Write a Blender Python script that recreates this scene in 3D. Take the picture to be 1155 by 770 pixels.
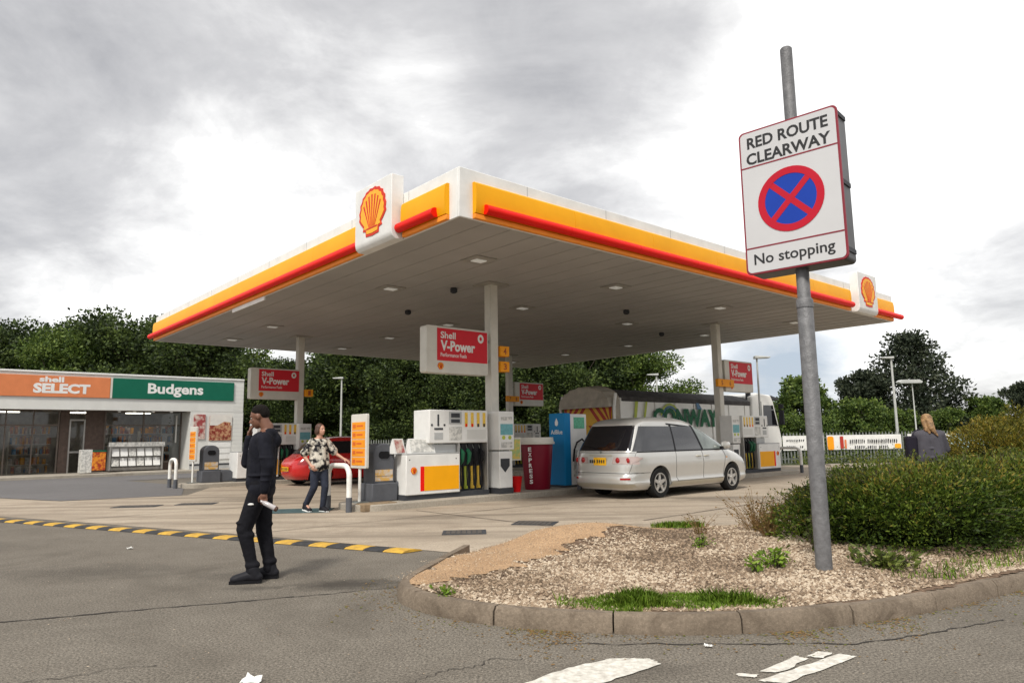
import bpy, math, random
import numpy as np
from mathutils import Vector, Matrix, Euler
random.seed(7); RNG = np.random.default_rng(7)
for o in list(bpy.data.objects): bpy.data.objects.remove(o)
S = bpy.context.scene; COL = S.collection; PI = math.pi
# ------------------------------------------------------------ camera, sky, sun, exposure
cd = bpy.data.cameras.new('camera'); cam = bpy.data.objects.new('camera', cd); COL.objects.link(cam); S.camera = cam
PITCH, ROLL, CH = 0.1383, -0.0155, 1.3085
cd.sensor_width = 36; cd.lens = 36*791.882/1155; cd.clip_end = 3000; cd.clip_start = 0.05
cam.matrix_world = Matrix.Translation((0, 0, CH)) @ Matrix.Rotation(PI/2+PITCH, 4, 'X') @ Matrix.Rotation(ROLL, 4, 'Z')
SUN_EL, SUN_AZ = 50, 200      # azimuth from +Y clockwise: behind and left of the camera
W = bpy.data.worlds.new('World'); S.world = W; W.use_nodes = True
def build_world():
    nt = W.node_tree; N = nt.nodes; L = nt.links; N.clear()
    def nd(t, **k):
        n = N.new(t)
        for a, b in k.items(): setattr(n, a, b)
        return n
    def mth(op, a, b=None, clamp=False):
        n = nd('ShaderNodeMath', operation=op, use_clamp=clamp)
        for i, x in enumerate([a, b]):
            if x is None: continue
            if isinstance(x, (int, float)): n.inputs[i].default_value = x
            else: L.new(x, n.inputs[i])
        return n.outputs[0]
    out = nd('ShaderNodeOutputWorld'); bg = nd('ShaderNodeBackground'); bg.inputs[1].default_value = 0.10
    sky = nd('ShaderNodeTexSky', sky_type='NISHITA', sun_disc=False, sun_elevation=math.radians(SUN_EL), sun_rotation=math.radians(SUN_AZ))
    L.new(sky.outputs[0], bg.inputs[0])
    tc = nd('ShaderNodeTexCoord'); sep = nd('ShaderNodeSeparateXYZ'); L.new(tc.outputs['Generated'], sep.inputs[0])
    zz = mth('ADD', mth('MAXIMUM', sep.outputs[2], 0.0), 0.30)
    cx = mth('DIVIDE', sep.outputs[0], zz); cy = mth('DIVIDE', sep.outputs[1], zz)
    cmb = nd('ShaderNodeCombineXYZ'); L.new(cx, cmb.inputs[0]); L.new(cy, cmb.inputs[1])
    def noise(scale, det, rough, dist, off):
        mp = nd('ShaderNodeMapping'); mp.inputs['Location'].default_value = off; L.new(cmb.outputs[0], mp.inputs[0])
        n = nd('ShaderNodeTexNoise'); n.inputs['Scale'].default_value = scale; n.inputs['Detail'].default_value = det
        n.inputs['Roughness'].default_value = rough; n.inputs['Distortion'].default_value = dist
        L.new(mp.outputs[0], n.inputs[0]); return n.outputs[0]
    n1 = noise(1.5, 9, .60, .5, (3.1, 1.7, 0)); n2 = noise(4.6, 8, .62, .4, (9.1, 4.7, 0))
    dens = mth('ADD', mth('MULTIPLY', mth('ADD', mth('MULTIPLY', mth('SUBTRACT', n1, .5), 1.35), .5), 0.70), mth('MULTIPLY', n2, 0.30))
    # broad banks of cloud, each a direction in the sky: (dir, tightness, weight)
    def bank(d, k, w):
        v = Vector(d).normalized(); dp = nd('ShaderNodeVectorMath', operation='DOT_PRODUCT'); L.new(tc.outputs['Generated'], dp.inputs[0]); dp.inputs[1].default_value = v
        e = mth('POWER', mth('MAXIMUM', dp.outputs['Value'], 0.0), k)
        return mth('MULTIPLY', e, w)
    tot = dens
    for b in BANKS: tot = mth('ADD', tot, bank(*b))
    rmp = nd('ShaderNodeValToRGB'); cr = rmp.color_ramp
    cr.elements[0].position = .38; cr.elements[0].color = (1.25, 1.24, 1.22, 1)
    cr.elements[1].position = .78; cr.elements[1].color = (.44, .44, .455, 1)
    e = cr.elements.new(.475); e.color = (.90, .893, .885, 1)
    e = cr.elements.new(.60); e.color = (.64, .635, .64, 1)
    L.new(tot, rmp.inputs[0])
    # thin blue-grey gap low over the horizon on the right
    gap = mth('MULTIPLY', bank((.36, .93, .075), 160, 1.0), mth('GREATER_THAN', sep.outputs[2], -.5))
    gapn = mth('MULTIPLY', mth('SUBTRACT', mth('MULTIPLY', gap, 1.25), n2), 1.4, True)
    mx = nd('ShaderNodeMix', data_type='RGBA'); L.new(gapn, mx.inputs[0]); L.new(rmp.outputs[0], mx.inputs[6]); mx.inputs[7].default_value = (.47, .54, .63, 1)
    bg2 = nd('ShaderNodeBackground'); L.new(mx.outputs[2], bg2.inputs[0]); bg2.inputs[1].default_value = .90
    ms = nd('ShaderNodeMixShader'); ms.inputs[0].default_value = .93
    L.new(bg.outputs[0], ms.inputs[1]); L.new(bg2.outputs[0], ms.inputs[2]); L.new(ms.outputs[0], out.inputs[0])
BANKS = [((-.62, .78, .44), 22, .12), ((-.25, .88, .52), 18, .08), ((-.02, .93, .40), 45, .12), ((.12, .86, .52), 30, .10), ((.62, .78, .22), 80, .17), ((.55, .80, .02), 80, .06), ((-.72, .70, .22), 90, .08),
         ((-.42, .89, .26), 40, -.15), ((.42, .84, .34), 60, -.22), ((.62, .70, .42), 20, -.22), ((-.12, .91, .46), 350, -.20), ((-.30, .93, .30), 80, -.10), ((.2, .95, .24), 120, -.06)]
build_world()
sl = bpy.data.lights.new('sun', 'SUN'); sl.energy = 2.6; sl.angle = math.radians(10); sl.color = (1, .95, .87)
so = bpy.data.objects.new('sun', sl); COL.objects.link(so)
_a, _e = math.radians(SUN_AZ), math.radians(SUN_EL)
so.rotation_euler = Vector((-math.sin(_a)*math.cos(_e), -math.cos(_a)*math.cos(_e), -math.sin(_e))).to_track_quat('-Z', 'Y').to_euler()
vs = S.view_settings; vs.view_transform = 'Standard'; vs.look = 'None'; vs.gamma = 1; vs.exposure = 0.34; vs.use_curve_mapping = False
# ------------------------------------------------------------ materials
def mat(name, col, rough=.6, metal=0, var=.12, scale=3, bump=0, bscale=60, col2=None, spec=.5, emit=0, coords='Object', coat=0, detail=5, trans=0, sharp=False):
    m = bpy.data.materials.new(name); m.use_nodes = True; nt = m.node_tree; N = nt.nodes; L = nt.links
    b = N['Principled BSDF']; b.inputs['Roughness'].default_value = rough; b.inputs['Metallic'].default_value = metal
    b.inputs['Specular IOR Level'].default_value = spec; b.inputs['Coat Weight'].default_value = coat
    tc = N.new('ShaderNodeTexCoord')
    n = N.new('ShaderNodeTexNoise'); n.inputs['Scale'].default_value = scale; n.inputs['Detail'].default_value = detail; n.inputs['Roughness'].default_value = .62
    L.new(tc.outputs[coords], n.inputs[0])
    r = N.new('ShaderNodeValToRGB'); a, c = (.42, .58) if sharp else (.3, .7)
    r.color_ramp.elements[0].position = a; r.color_ramp.elements[1].position = c
    c2 = col2 if col2 else tuple(min(1, x*(1+var)) for x in col)
    c1 = col if col2 else tuple(x*(1-var) for x in col)
    r.color_ramp.elements[0].color = (*c1, 1); r.color_ramp.elements[1].color = (*c2, 1)
    L.new(n.outputs[0], r.inputs[0]); L.new(r.outputs[0], b.inputs['Base Color'])
    if bump:
        n2 = N.new('ShaderNodeTexNoise'); n2.inputs['Scale'].default_value = bscale; n2.inputs['Detail'].default_value = 4
        L.new(tc.outputs[coords], n2.inputs[0]); bp = N.new('ShaderNodeBump'); bp.inputs['Strength'].default_value = bump; bp.inputs['Distance'].default_value = .02
        L.new(n2.outputs[0], bp.inputs['Height']); L.new(bp.outputs[0], b.inputs['Normal'])
    if emit: b.inputs['Emission Color'].default_value = (*col, 1); b.inputs['Emission Strength'].default_value = emit
    if trans: b.inputs['Transmission Weight'].default_value = trans
    return m
def ground_mat(name, base, dark, light, speck=.5, big=.25, bump=.5, spsc=260, stain=None, stain_amt=.5, rough=.9, spots=(), ssc=1, streak=0):
    """surface with large patches, mid blotches and aggregate speckle"""
    m = bpy.data.materials.new(name); m.use_nodes = True; nt = m.node_tree; N = nt.nodes; L = nt.links
    b = N['Principled BSDF']; b.inputs['Roughness'].default_value = rough; b.inputs['Specular IOR Level'].default_value = .3
    tc = N.new('ShaderNodeTexCoord')
    def noise(sc, det=5, ro=.6, dist=0):
        n = N.new('ShaderNodeTexNoise'); n.inputs['Scale'].default_value = sc; n.inputs['Detail'].default_value = det; n.inputs['Roughness'].default_value = ro; n.inputs['Distortion'].default_value = dist
        L.new(tc.outputs['Object'], n.inputs[0]); return n.outputs[0]
    def ramp(src, p0, p1, c0, c1):
        r = N.new('ShaderNodeValToRGB'); r.color_ramp.elements[0].position = p0; r.color_ramp.elements[1].position = p1
        r.color_ramp.elements[0].color = (*c0, 1); r.color_ramp.elements[1].color = (*c1, 1); L.new(src, r.inputs[0]); return r.outputs[0]
    def mix(f, a, c, bt='MIX', amt=None):
        x = N.new('ShaderNodeMix'); x.data_type = 'RGBA'; x.blend_type = bt
        if amt is None: L.new(f, x.inputs[0])
        else: x.inputs[0].default_value = amt
        L.new(a, x.inputs[6]) ; L.new(c, x.inputs[7]) if not isinstance(c, tuple) else setattr(x.inputs[7], 'default_value', (*c, 1))
        return x.outputs[2]
    c = ramp(noise(big, 6, .6, .6), .32, .68, dark, light)
    c = mix(None, c, ramp(noise(2.3, 8, .7), .3, .7, dark, light), amt=.45)
    sp = ramp(noise(spsc/4, 3, .8), .35, .68, (1-speck,)*3, (1+speck*.9,)*3)
    c = mix(None, c, sp, 'MULTIPLY', 1.0)
    vo = N.new('ShaderNodeTexVoronoi'); vo.inputs['Scale'].default_value = spsc/3; L.new(tc.outputs['Object'], vo.inputs[0])
    sp2 = ramp(vo.outputs['Distance'], .12, .3, (1+speck*1.1,)*3, (1, 1, 1)); c = mix(None, c, sp2, 'MULTIPLY', 1.0)
    if stain:
        f = ramp(noise(.55*ssc, 7, .68, 1.2), .5, .72, (0,)*3, (stain_amt,)*3); c = mix(f, c, stain)
        f = ramp(noise(1.9*ssc, 5, .6, .4), .62, .74, (0,)*3, (stain_amt*.8,)*3); c = mix(f, c, stain)
    if streak:
        mp = N.new('ShaderNodeMapping'); mp.inputs['Rotation'].default_value = (0, 0, -.7188); mp.inputs['Scale'].default_value = (.10, 1.1, 1); L.new(tc.outputs['Object'], mp.inputs[0])
        n = N.new('ShaderNodeTexNoise'); n.inputs['Scale'].default_value = 1.6; n.inputs['Detail'].default_value = 7; n.inputs['Roughness'].default_value = .65; L.new(mp.outputs[0], n.inputs[0])
        c = mix(ramp(n.outputs[0], .46, .66, (0,)*3, (streak,)*3), c, tuple(x*.55 for x in dark))
    for sx_, sy_, sr, am in spots:
        mp = N.new('ShaderNodeMapping'); mp.inputs['Location'].default_value = (-sx_/sr, -sy_/(sr*.45), 0); mp.inputs['Scale'].default_value = (1/sr, 1/(sr*.45), 0); L.new(tc.outputs['Object'], mp.inputs[0])
        ln = N.new('ShaderNodeVectorMath'); ln.operation = 'LENGTH'; L.new(mp.outputs[0], ln.inputs[0])
        ad = N.new('ShaderNodeMath'); ad.operation = 'ADD'; L.new(ln.outputs['Value'], ad.inputs[0]); nm = N.new('ShaderNodeMath'); nm.operation = 'MULTIPLY_ADD'; L.new(noise(5, 6, .7), nm.inputs[0]); nm.inputs[1].default_value = 1.6; nm.inputs[2].default_value = -.8; L.new(nm.outputs[0], ad.inputs[1])
        c = mix(ramp(ad.outputs[0], .25, 1.0, (am,)*3, (0,)*3), c, (.028, .024, .02))
    L.new(c, b.inputs['Base Color'])
    bp = N.new('ShaderNodeBump'); bp.inputs['Strength'].default_value = bump; bp.inputs['Distance'].default_value = .01
    L.new(noise(spsc/3, 3, .7), bp.inputs['Height']); L.new(bp.outputs[0], b.inputs['Normal'])
    return m
def leaf_mat(name, c1, c2, c3=None, trans=.25):
    m = bpy.data.materials.new(name); m.use_nodes = True; nt = m.node_tree; N = nt.nodes; L = nt.links
    b = N['Principled BSDF']; b.inputs['Roughness'].default_value = .55; b.inputs['Specular IOR Level'].default_value = .25
    g = N.new('ShaderNodeNewGeometry'); tc = N.new('ShaderNodeTexCoord')
    n = N.new('ShaderNodeTexNoise'); n.inputs['Scale'].default_value = .9; n.inputs['Detail'].default_value = 3; L.new(tc.outputs['Object'], n.inputs[0])
    ad = N.new('ShaderNodeMath'); ad.operation = 'ADD'; L.new(g.outputs['Random Per Island'], ad.inputs[0])
    mu = N.new('ShaderNodeMath'); mu.operation = 'MULTIPLY_ADD'; L.new(n.outputs[0], mu.inputs[0]); mu.inputs[1].default_value = 1.8; mu.inputs[2].default_value = -.9
    L.new(mu.outputs[0], ad.inputs[1])
    r = N.new('ShaderNodeValToRGB'); r.color_ramp.elements[0].position = .0; r.color_ramp.elements[1].position = 1.0
    r.color_ramp.elements[0].color = (*c1, 1); r.color_ramp.elements[1].color = (*(c3 or c2), 1)
    e = r.color_ramp.elements.new(.6); e.color = (*c2, 1)
    L.new(ad.outputs[0], r.inputs[0]); L.new(r.outputs[0], b.inputs['Base Color'])
    t = N.new('ShaderNodeBsdfTranslucent'); L.new(r.outputs[0], t.inputs[0]); ms = N.new('ShaderNodeMixShader'); ms.inputs[0].default_value = trans
    L.new(b.outputs[0], ms.inputs[1]); L.new(t.outputs[0], ms.inputs[2]); L.new(ms.outputs[0], N['Material Output'].inputs[0])
    return m
M = dict(
 asphalt=ground_mat('asphalt', None, (.125, .109, .088), (.20, .178, .147), speck=.7, bump=.4, spsc=250, stain=(.085, .073, .058), stain_amt=.6, spots=[(-1.5, 6.75, .75, .75), (-2.6, 7.3, .9, .4), (-4.4, 7.6, 1.3, .35), (-2.4, 6.65, .3, .5), (-3.9, 4.6, .6, .4), (-5.4, 4.1, .7, .4), (.6, 4.2, .5, .3), (-7.5, 9.5, 1.5, .3)]),
 lane=ground_mat('lane_asphalt', None, (.12, .115, .115), (.16, .155, .155), speck=.2, bump=.3, spsc=120),
 concrete=ground_mat('forecourt_concrete', None, (.33, .27, .205), (.44, .375, .295), speck=.2, bump=.3, spsc=160, stain=(.19, .15, .11), stain_amt=.6, streak=.75, spots=[(4.5, 15.2, 1.6, .4), (-6, 17, 1.8, .35), (-1.5, 12.2, 1.2, .25)]),
 field=ground_mat('rough_grass', None, (.05, .06, .025), (.09, .1, .045), speck=.3, spsc=40),
 kerb=ground_mat('kerb_stone', None, (.12, .094, .068), (.25, .20, .15), speck=.2, big=1.4, bump=.7, spsc=160, stain=(.075, .055, .038), stain_amt=.8, ssc=4.5),
 island=ground_mat('island_concrete', None, (.30, .27, .225), (.40, .36, .30), speck=.15, big=1.5, bump=.3, spsc=120, stain=(.16, .13, .1), stain_amt=.5),
 sand=ground_mat('sand', None, (.34, .215, .12), (.47, .315, .185), speck=.5, big=1.2, bump=.6, spsc=260),
 soil=ground_mat('soil', None, (.10, .065, .042), (.19, .125, .08), speck=.4, big=2, bump=.9, spsc=120),
 crack=mat('crack', (.035, .03, .026), .95), joint=mat('joint_sealant', (.15, .12, .095), .9, var=.4, scale=2),
 cover=mat('drain_cover', (.085, .075, .066), .7, var=.4, scale=30, bump=.5, bscale=90),
 rubber_mat=mat('rubber_mat', (.045, .085, .09), .8, var=.3, scale=6),
 roadpaint=mat('road_paint', (.42, .39, .34), .8, col2=(.76, .74, .67), scale=22, bump=.3, bscale=150),
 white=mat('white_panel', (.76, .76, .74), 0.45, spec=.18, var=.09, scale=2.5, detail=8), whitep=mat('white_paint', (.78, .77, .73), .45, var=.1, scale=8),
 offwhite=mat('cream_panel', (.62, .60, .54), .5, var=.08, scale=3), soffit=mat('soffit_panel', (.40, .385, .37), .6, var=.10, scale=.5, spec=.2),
 yellow=mat('fascia_yellow', (.86, .39, .004), 0.45, spec=.18, var=.07, scale=1.2, detail=8), orange=mat('fascia_orange', (.92, .30, .03), 0.45, spec=.18, var=.05),
 red=mat('fascia_red', (.82, .010, .004), 0.45, spec=.18, var=.05), pred=mat('sign_red', (.62, .022, .035), 0.45, spec=.18, var=.05), logo_red=mat('logo_red', (.62, .035, .015), 0.45, spec=.18, var=.05),
 logo_yel=mat('logo_yellow', (.88, .42, .03), 0.45, spec=.18, var=.05), pyel=mat('pump_yellow', (.90, .40, .006), 0.45, spec=.18, var=.04), tagor=mat('tag_orange', (.85, .33, .015), 0.50, spec=.18, var=.08),
 boardor=mat('board_orange', (.82, .30, .015), 0.50, spec=.18, var=.06), brown=mat('print_brown', (.35, .07, .01), .6),
 steel=mat('galvanised_steel', (.20, .215, .205), .55, .3, var=.15, scale=12), post=mat('grey_post', (.15, .15, .155), .55, .2, var=.3, scale=14, detail=9, bump=.3, bscale=70),
 grey=mat('grey_plastic', (.10, .105, .118), .5, spec=.12, var=.12, scale=5), dgrey=mat('dark_grey', (.055, .058, .065), .6, spec=.12, var=.15), lgrey=mat('light_grey', (.42, .43, .43), .5, var=.08, scale=4),
 signgrey=mat('sign_face_grey', (.56, .56, .57), .45, var=.05, scale=1.2), black=mat('black', (.012, .012, .014), .45, spec=.12, var=.2), blackp=mat('black_print', (.012, .012, .014), .6), 
 signred=mat('roundel_red', (.48, .012, .03), 0.45, spec=.18, var=.06), signblue=mat('roundel_blue', (.012, .05, .36), 0.45, spec=.18, var=.06), edger=mat('sign_edge_red', (.22, .01, .025), .5),
 lens=mat('lamp_lens', (.8, .8, .76), .3, emit=.12), bezel=mat('lamp_bezel', (.33, .31, .28), .5),
 green=mat('shop_green', (.008, .125, .075), 0.45, spec=.18, var=.06), sorange=mat('shop_orange', (.66, .22, .09), 0.45, spec=.18, var=.06), shopwhite=mat('shop_white', (.66, .66, .63), .5, var=.06, scale=1.5),
 glass=mat('dark_glass', (.55, .56, .55), .03, spec=.5, var=.05, trans=1), carglass=mat('car_glass', (.008, .008, .011), .03, spec=.8, var=.1, scale=2), paleglass=mat('pale_glass', (.16, .19, .18), .08, spec=.7, var=.3, scale=2),
 sideglass=mat('side_glass', (.04, .042, .047), .04, spec=1, var=.1, scale=2),
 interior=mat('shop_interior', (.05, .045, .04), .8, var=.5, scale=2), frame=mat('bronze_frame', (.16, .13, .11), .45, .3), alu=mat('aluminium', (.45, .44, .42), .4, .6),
 brick=mat('brown_cladding', (.11, .075, .06), .7, var=.25, scale=6),
 silver=mat('silver_paint', (.58, .575, .55), .30, .5, var=.02, coat=.6), silver2=mat('silver_trim', (.50, .475, .40), .35, .4, var=.03, coat=.4), redpaint=mat('red_paint', (.52, .008, .008), .25, .05, var=.03, coat=.8),
 tyre=mat('tyre', (.018, .018, .018), .85, spec=.12, var=.2), rim=mat('alloy_rim', (.52, .51, .49), .3, .7, var=.05), plate=mat('number_plate', (.85, .46, .02), 0.45, spec=.18), seam=mat('door_seam', (.05, .05, .048), .7),
 lampred=mat('tail_lamp_red', (.35, .008, .01), .15, coat=.6), lampclear=mat('tail_lamp_clear', (.45, .36, .34), .15, coat=.6),
 truckw=mat('lorry_white', (.78, .775, .74), .4, var=.08, scale=1.2, coat=.2), tarp=mat('lorry_sheet', (.075, .072, .072), .8, spec=.12, var=.3, scale=3, bump=.4, bscale=6), hoodm=mat('lorry_hood', (.42, .38, .32), .6, var=.18, scale=4),
 chevy=mat('chevron_yellow', (.72, .42, .04), .5), chevr=mat('chevron_red', (.42, .03, .015), .5), cgreen=mat('letter_green', (.006, .11, .045), 0.50, spec=.18), cblue=mat('swirl_blue', (.05, .16, .30), .5), clime=mat('swirl_lime', (.42, .5, .05), .5),
 cup=mat('cup_maroon', (.17, .005, .018), 0.45, spec=.18, var=.06), adblue=mat('pump_blue', (.006, .19, .44), 0.45, spec=.18, var=.05), adgreen=mat('panel_green', (.10, .42, .26), .5, var=.3, scale=20), teal=mat('panel_teal', (.14, .38, .42), .5, var=.2, scale=20),
 bucket=mat('bucket_red', (.72, .01, .012), 0.45, spec=.18), nozg=mat('nozzle_green', (.01, .11, .05), .4), stripy=mat('nozzle_strip', (.80, .52, .06), .5, var=.2, scale=30),
 print1=mat('leaflet_print', (.62, .52, .45), .6, col2=(.32, .05, .05), scale=4, sharp=True), print2=mat('leaflet_print_pale', (.70, .69, .65), .6, col2=(.42, .42, .40), scale=11, sharp=True),
 food=mat('pizza_photo', (.22, .02, .012), .5, col2=(.52, .30, .16), scale=7, sharp=True), veg=mat('food_photo_orange', (.75, .27, .02), .5, col2=(.35, .03, .01), scale=6, sharp=True),
 skin_dark=mat('skin_dark', (.17, .075, .045), .5, var=.08, scale=20), skin=mat('skin_pale', (.50, .27, .19), .5, var=.06, scale=20),
 hoodie=mat('black_tracksuit', (.011, .0115, .017), .8, spec=.12, var=.3, scale=9, bump=1.0, bscale=9), trouser=mat('black_joggers', (.010, .010, .013), .8, spec=.12, var=.3, scale=9, bump=1.0, bscale=8), shoe=mat('dark_trainer', (.018, .018, .022), .55, spec=.12, var=.2),
 hair_black=mat('black_hair', (.010, .008, .007), .8, spec=.12, var=.3, scale=60, bump=.6, bscale=120), hair_brown=mat('brown_hair', (.07, .030, .018), .6, var=.3, scale=25), hair_blond=mat('blond_hair', (.09, .045, .02), .6, col2=(.45, .27, .12), scale=14, bump=.6, bscale=30),
 blouse=mat('patterned_blouse', (.014, .014, .018), .8, spec=.12, col2=(.62, .58, .50), scale=11, sharp=True, detail=2), jeans=mat('dark_jeans', (.028, .033, .05), .8, spec=.12, var=.25, scale=10, bump=.3, bscale=14), jumper=mat('grey_jumper', (.075, .072, .085), .85, spec=.12, var=.15, scale=6, bump=.3, bscale=12),
 bag=mat('black_bag', (.016, .014, .022), .7, spec=.12, var=.2), bottle=mat('clear_bottle', (.45, .42, .42), .15, var=.2, scale=10), paper=mat('litter_paper', (.75, .75, .72), .7),
 bark=mat('bark', (.10, .08, .06), .9, var=.35, scale=6, bump=.8, bscale=20), twig=mat('twig', (.06, .045, .03), .9),
 leaf_d=leaf_mat('leaf_dark', (.012, .022, .007), (.048, .075, .020), (.12, .165, .04)), leaf_m=leaf_mat('leaf_mid', (.030, .055, .012), (.085, .135, .026), (.18, .24, .05)),
 leaf_l=leaf_mat('leaf_light', (.045, .065, .012), (.12, .16, .03), (.22, .24, .055)), leaf_c=leaf_mat('leaf_conifer', (.014, .021, .012), (.042, .056, .034), (.09, .105, .06)),
 leaf_h=leaf_mat('leaf_hedge', (.014, .028, .004), (.060, .105, .012), (.15, .20, .025)), leaf_o=leaf_mat('leaf_olive', (.06, .065, .010), (.17, .155, .018), (.28, .20, .035)), leaf_tip=leaf_mat('leaf_rusty_tip', (.05, .075, .010), (.13, .17, .022), (.26, .20, .035)),
 grass=leaf_mat('grass_blade', (.08, .125, .012), (.17, .30, .026), (.28, .36, .06)), dry=leaf_mat('dry_weed', (.16, .10, .04), (.28, .17, .07), (.14, .16, .03)),
 stone=leaf_mat('stone_chip', (.11, .078, .050), (.31, .224, .150), (.56, .465, .35), trans=0), pole_w=mat('lamp_post_paint', (.46, .47, .45), .5, var=.1),
)
# ------------------------------------------------------------ mesh helpers
class MB:
    def __init__(s): s.v = []; s.f = []; s.m = []
    def add(s, vs, fs, m=0):
        k = len(s.v); s.v += [tuple(x) for x in vs]; s.f += [tuple(i+k for i in f) for f in fs]; s.m += [m]*len(fs); return s
    def box(s, x0, x1, y0, y1, z0, z1, m=0):
        v = [(x, y, z) for z in (z0, z1) for y in (y0, y1) for x in (x0, x1)]
        return s.add(v, [(0, 2, 3, 1), (4, 5, 7, 6), (0, 1, 5, 4), (2, 6, 7, 3), (0, 4, 6, 2), (1, 3, 7, 5)], m)
    def tube(s, pts, r, n=10, m=0, caps=True):
        pts = [Vector(p) for p in pts]; rs = r if isinstance(r, (list, tuple)) else [r]*len(pts); vs = []; pn = None
        for i, p in enumerate(pts):
            d = (pts[min(i+1, len(pts)-1)]-pts[max(i-1, 0)]).normalized()
            if pn is None: pn = d.orthogonal().normalized()
            pn = (pn-d*pn.dot(d)).normalized(); q = d.cross(pn)
            for k in range(n):
                a = 2*PI*k/n; vs.append(p+(pn*math.cos(a)+q*math.sin(a))*rs[i])
        fs = [(i*n+k, i*n+(k+1) % n, (i+1)*n+(k+1) % n, (i+1)*n+k) for i in range(len(pts)-1) for k in range(n)]
        if caps: fs += [tuple(range(n))[::-1], tuple(range((len(pts)-1)*n, len(pts)*n))]
        return s.add(vs, fs, m)
    def lathe(s, prof, n=24, c=(0, 0, 0), m=0, axis='z', caps=True):
        vs = []
        for r, z in prof:
            for k in range(n):
                a = 2*PI*k/n; p = (r*math.cos(a), r*math.sin(a), z)
                if axis == 'y': p = (p[0], z, -p[1]) 
                if axis == 'x': p = (z, p[0], p[1])
                vs.append((c[0]+p[0], c[1]+p[1], c[2]+p[2]))
        L = len(prof)
        fs = [(i*n+k, i*n+(k+1) % n, (i+1)*n+(k+1) % n, (i+1)*n+k) for i in range(L-1) for k in range(n)]
        if caps: fs += [tuple(range(n))[::-1], tuple(range((L-1)*n, L*n))]
        return s.add(vs, fs, m)
    def prism(s, poly, plane, d0, d1, m=0):
        P = {'xy': lambda a, b, d: (a, b, d), 'xz': lambda a, b, d: (a, d, b), 'yz': lambda a, b, d: (d, a, b)}[plane]; n = len(poly)
        vs = [P(a, b, d0) for a, b in poly]+[P(a, b, d1) for a, b in poly]
        return s.add(vs, [tuple(range(n))[::-1], tuple(range(n, 2*n))]+[(i, (i+1) % n, n+(i+1) % n, n+i) for i in range(n)], m)
    def grid(s, pts, m=0):
        R_, C_ = len(pts), len(pts[0])
        return s.add([p for r in pts for p in r], [(i*C_+j, i*C_+j+1, (i+1)*C_+j+1, (i+1)*C_+j) for i in range(R_-1) for j in range(C_-1)], m)
    def build(s, name, mats, parent=None, smooth=False, bevel=0, loc=None, rotz=0, normals=True):
        me = bpy.data.meshes.new(name); me.from_pydata(s.v, [], s.f)
        if not isinstance(mats, (list, tuple)): mats = [mats]
        for k in mats: me.materials.append(M[k] if isinstance(k, str) else k)
        if len(mats) > 1: me.polygons.foreach_set('material_index', s.m)
        if normals:
            import bmesh
            bm = bmesh.new(); bm.from_mesh(me); bmesh.ops.recalc_face_normals(bm, faces=bm.faces); bm.to_mesh(me); bm.free()
        if smooth or bevel:
            me.polygons.foreach_set('use_smooth', [True]*len(me.polygons)); me.set_sharp_from_angle(angle=math.radians(38))
        me.update(); o = bpy.data.objects.new(name, me); COL.objects.link(o)
        if bevel:
            b = o.modifiers.new('bevel', 'BEVEL'); b.width = bevel; b.segments = 2; b.limit_method = 'ANGLE'; b.angle_limit = math.radians(40); b.use_clamp_overlap = True; b.harden_normals = False
        if parent: o.parent = parent
        if loc: o.location = loc
        if rotz: o.rotation_euler.z = rotz
        return o
def tag(o, label, cat, group=None, kind=None):
    if label: o['label'] = label
    if cat: o['category'] = cat
    if group: o['group'] = group
    if kind: o['kind'] = kind
    return o
def thing(name, label, cat, loc=(0, 0, 0), rotz=0, group=None):
    o = bpy.data.objects.new(name, None); COL.objects.link(o); o.location = loc; o.rotation_euler.z = rotz; o.empty_display_size = .2
    return tag(o, label, cat, group)
def struct(o, kind='structure'): o['kind'] = kind; return o
def kids(o): return [c for c in bpy.data.objects if c.parent == o]
def dup(root, loc, rotz, label, group=None, scale=None):
    def cp(o, par):
        c = o.copy(); COL.objects.link(c); c.parent = par
        for k in kids_of.get(o.name, []): cp(k, c)
        return c
    kids_of = {}
    for o in list(bpy.data.objects):
        if o.parent: kids_of.setdefault(o.parent.name, []).append(o)
    r = cp(root, None); r.location = loc; r.rotation_euler.z = rotz; r['label'] = label
    if group: r['group'] = group
    if scale: r.scale = scale if isinstance(scale, tuple) else (scale,)*3
    return r
def text(s, width, height, m, parent, loc, rot=(PI/2, 0, 0), name='lettering', bold=.0, ext=.004, align='CENTER', spacing=1):
    c = bpy.data.curves.new('t', 'FONT'); c.body = s; c.size = 1; c.extrude = .5; c.offset = bold; c.align_x = align; c.align_y = 'CENTER'; c.resolution_u = 3; c.space_character = spacing
    t = bpy.data.objects.new('t', c); COL.objects.link(t); dg = bpy.context.evaluated_depsgraph_get(); dg.update()
    me = bpy.data.meshes.new_from_object(t.evaluated_get(dg)); bpy.data.objects.remove(t); bpy.data.curves.remove(c)
    co = np.array([v.co[:] for v in me.vertices]); mn, mx_ = co.min(0), co.max(0); 
    sx = width/(mx_[0]-mn[0]); sy = height/(mx_[1]-mn[1]) if height else sx
    cx = (mn[0]+mx_[0])/2 if align == 'CENTER' else mn[0]
    cy = (mn[1]+mx_[1])/2
    me.transform(Matrix.Diagonal((sx, sy, ext, 1)) @ Matrix.Translation((-cx, -cy, 0)))
    me.name = name; me.materials.clear(); me.materials.append(M[m]); o = bpy.data.objects.new(name, me); COL.objects.link(o)
    o.parent = parent; o.location = loc; o.rotation_euler = rot; return o
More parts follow.
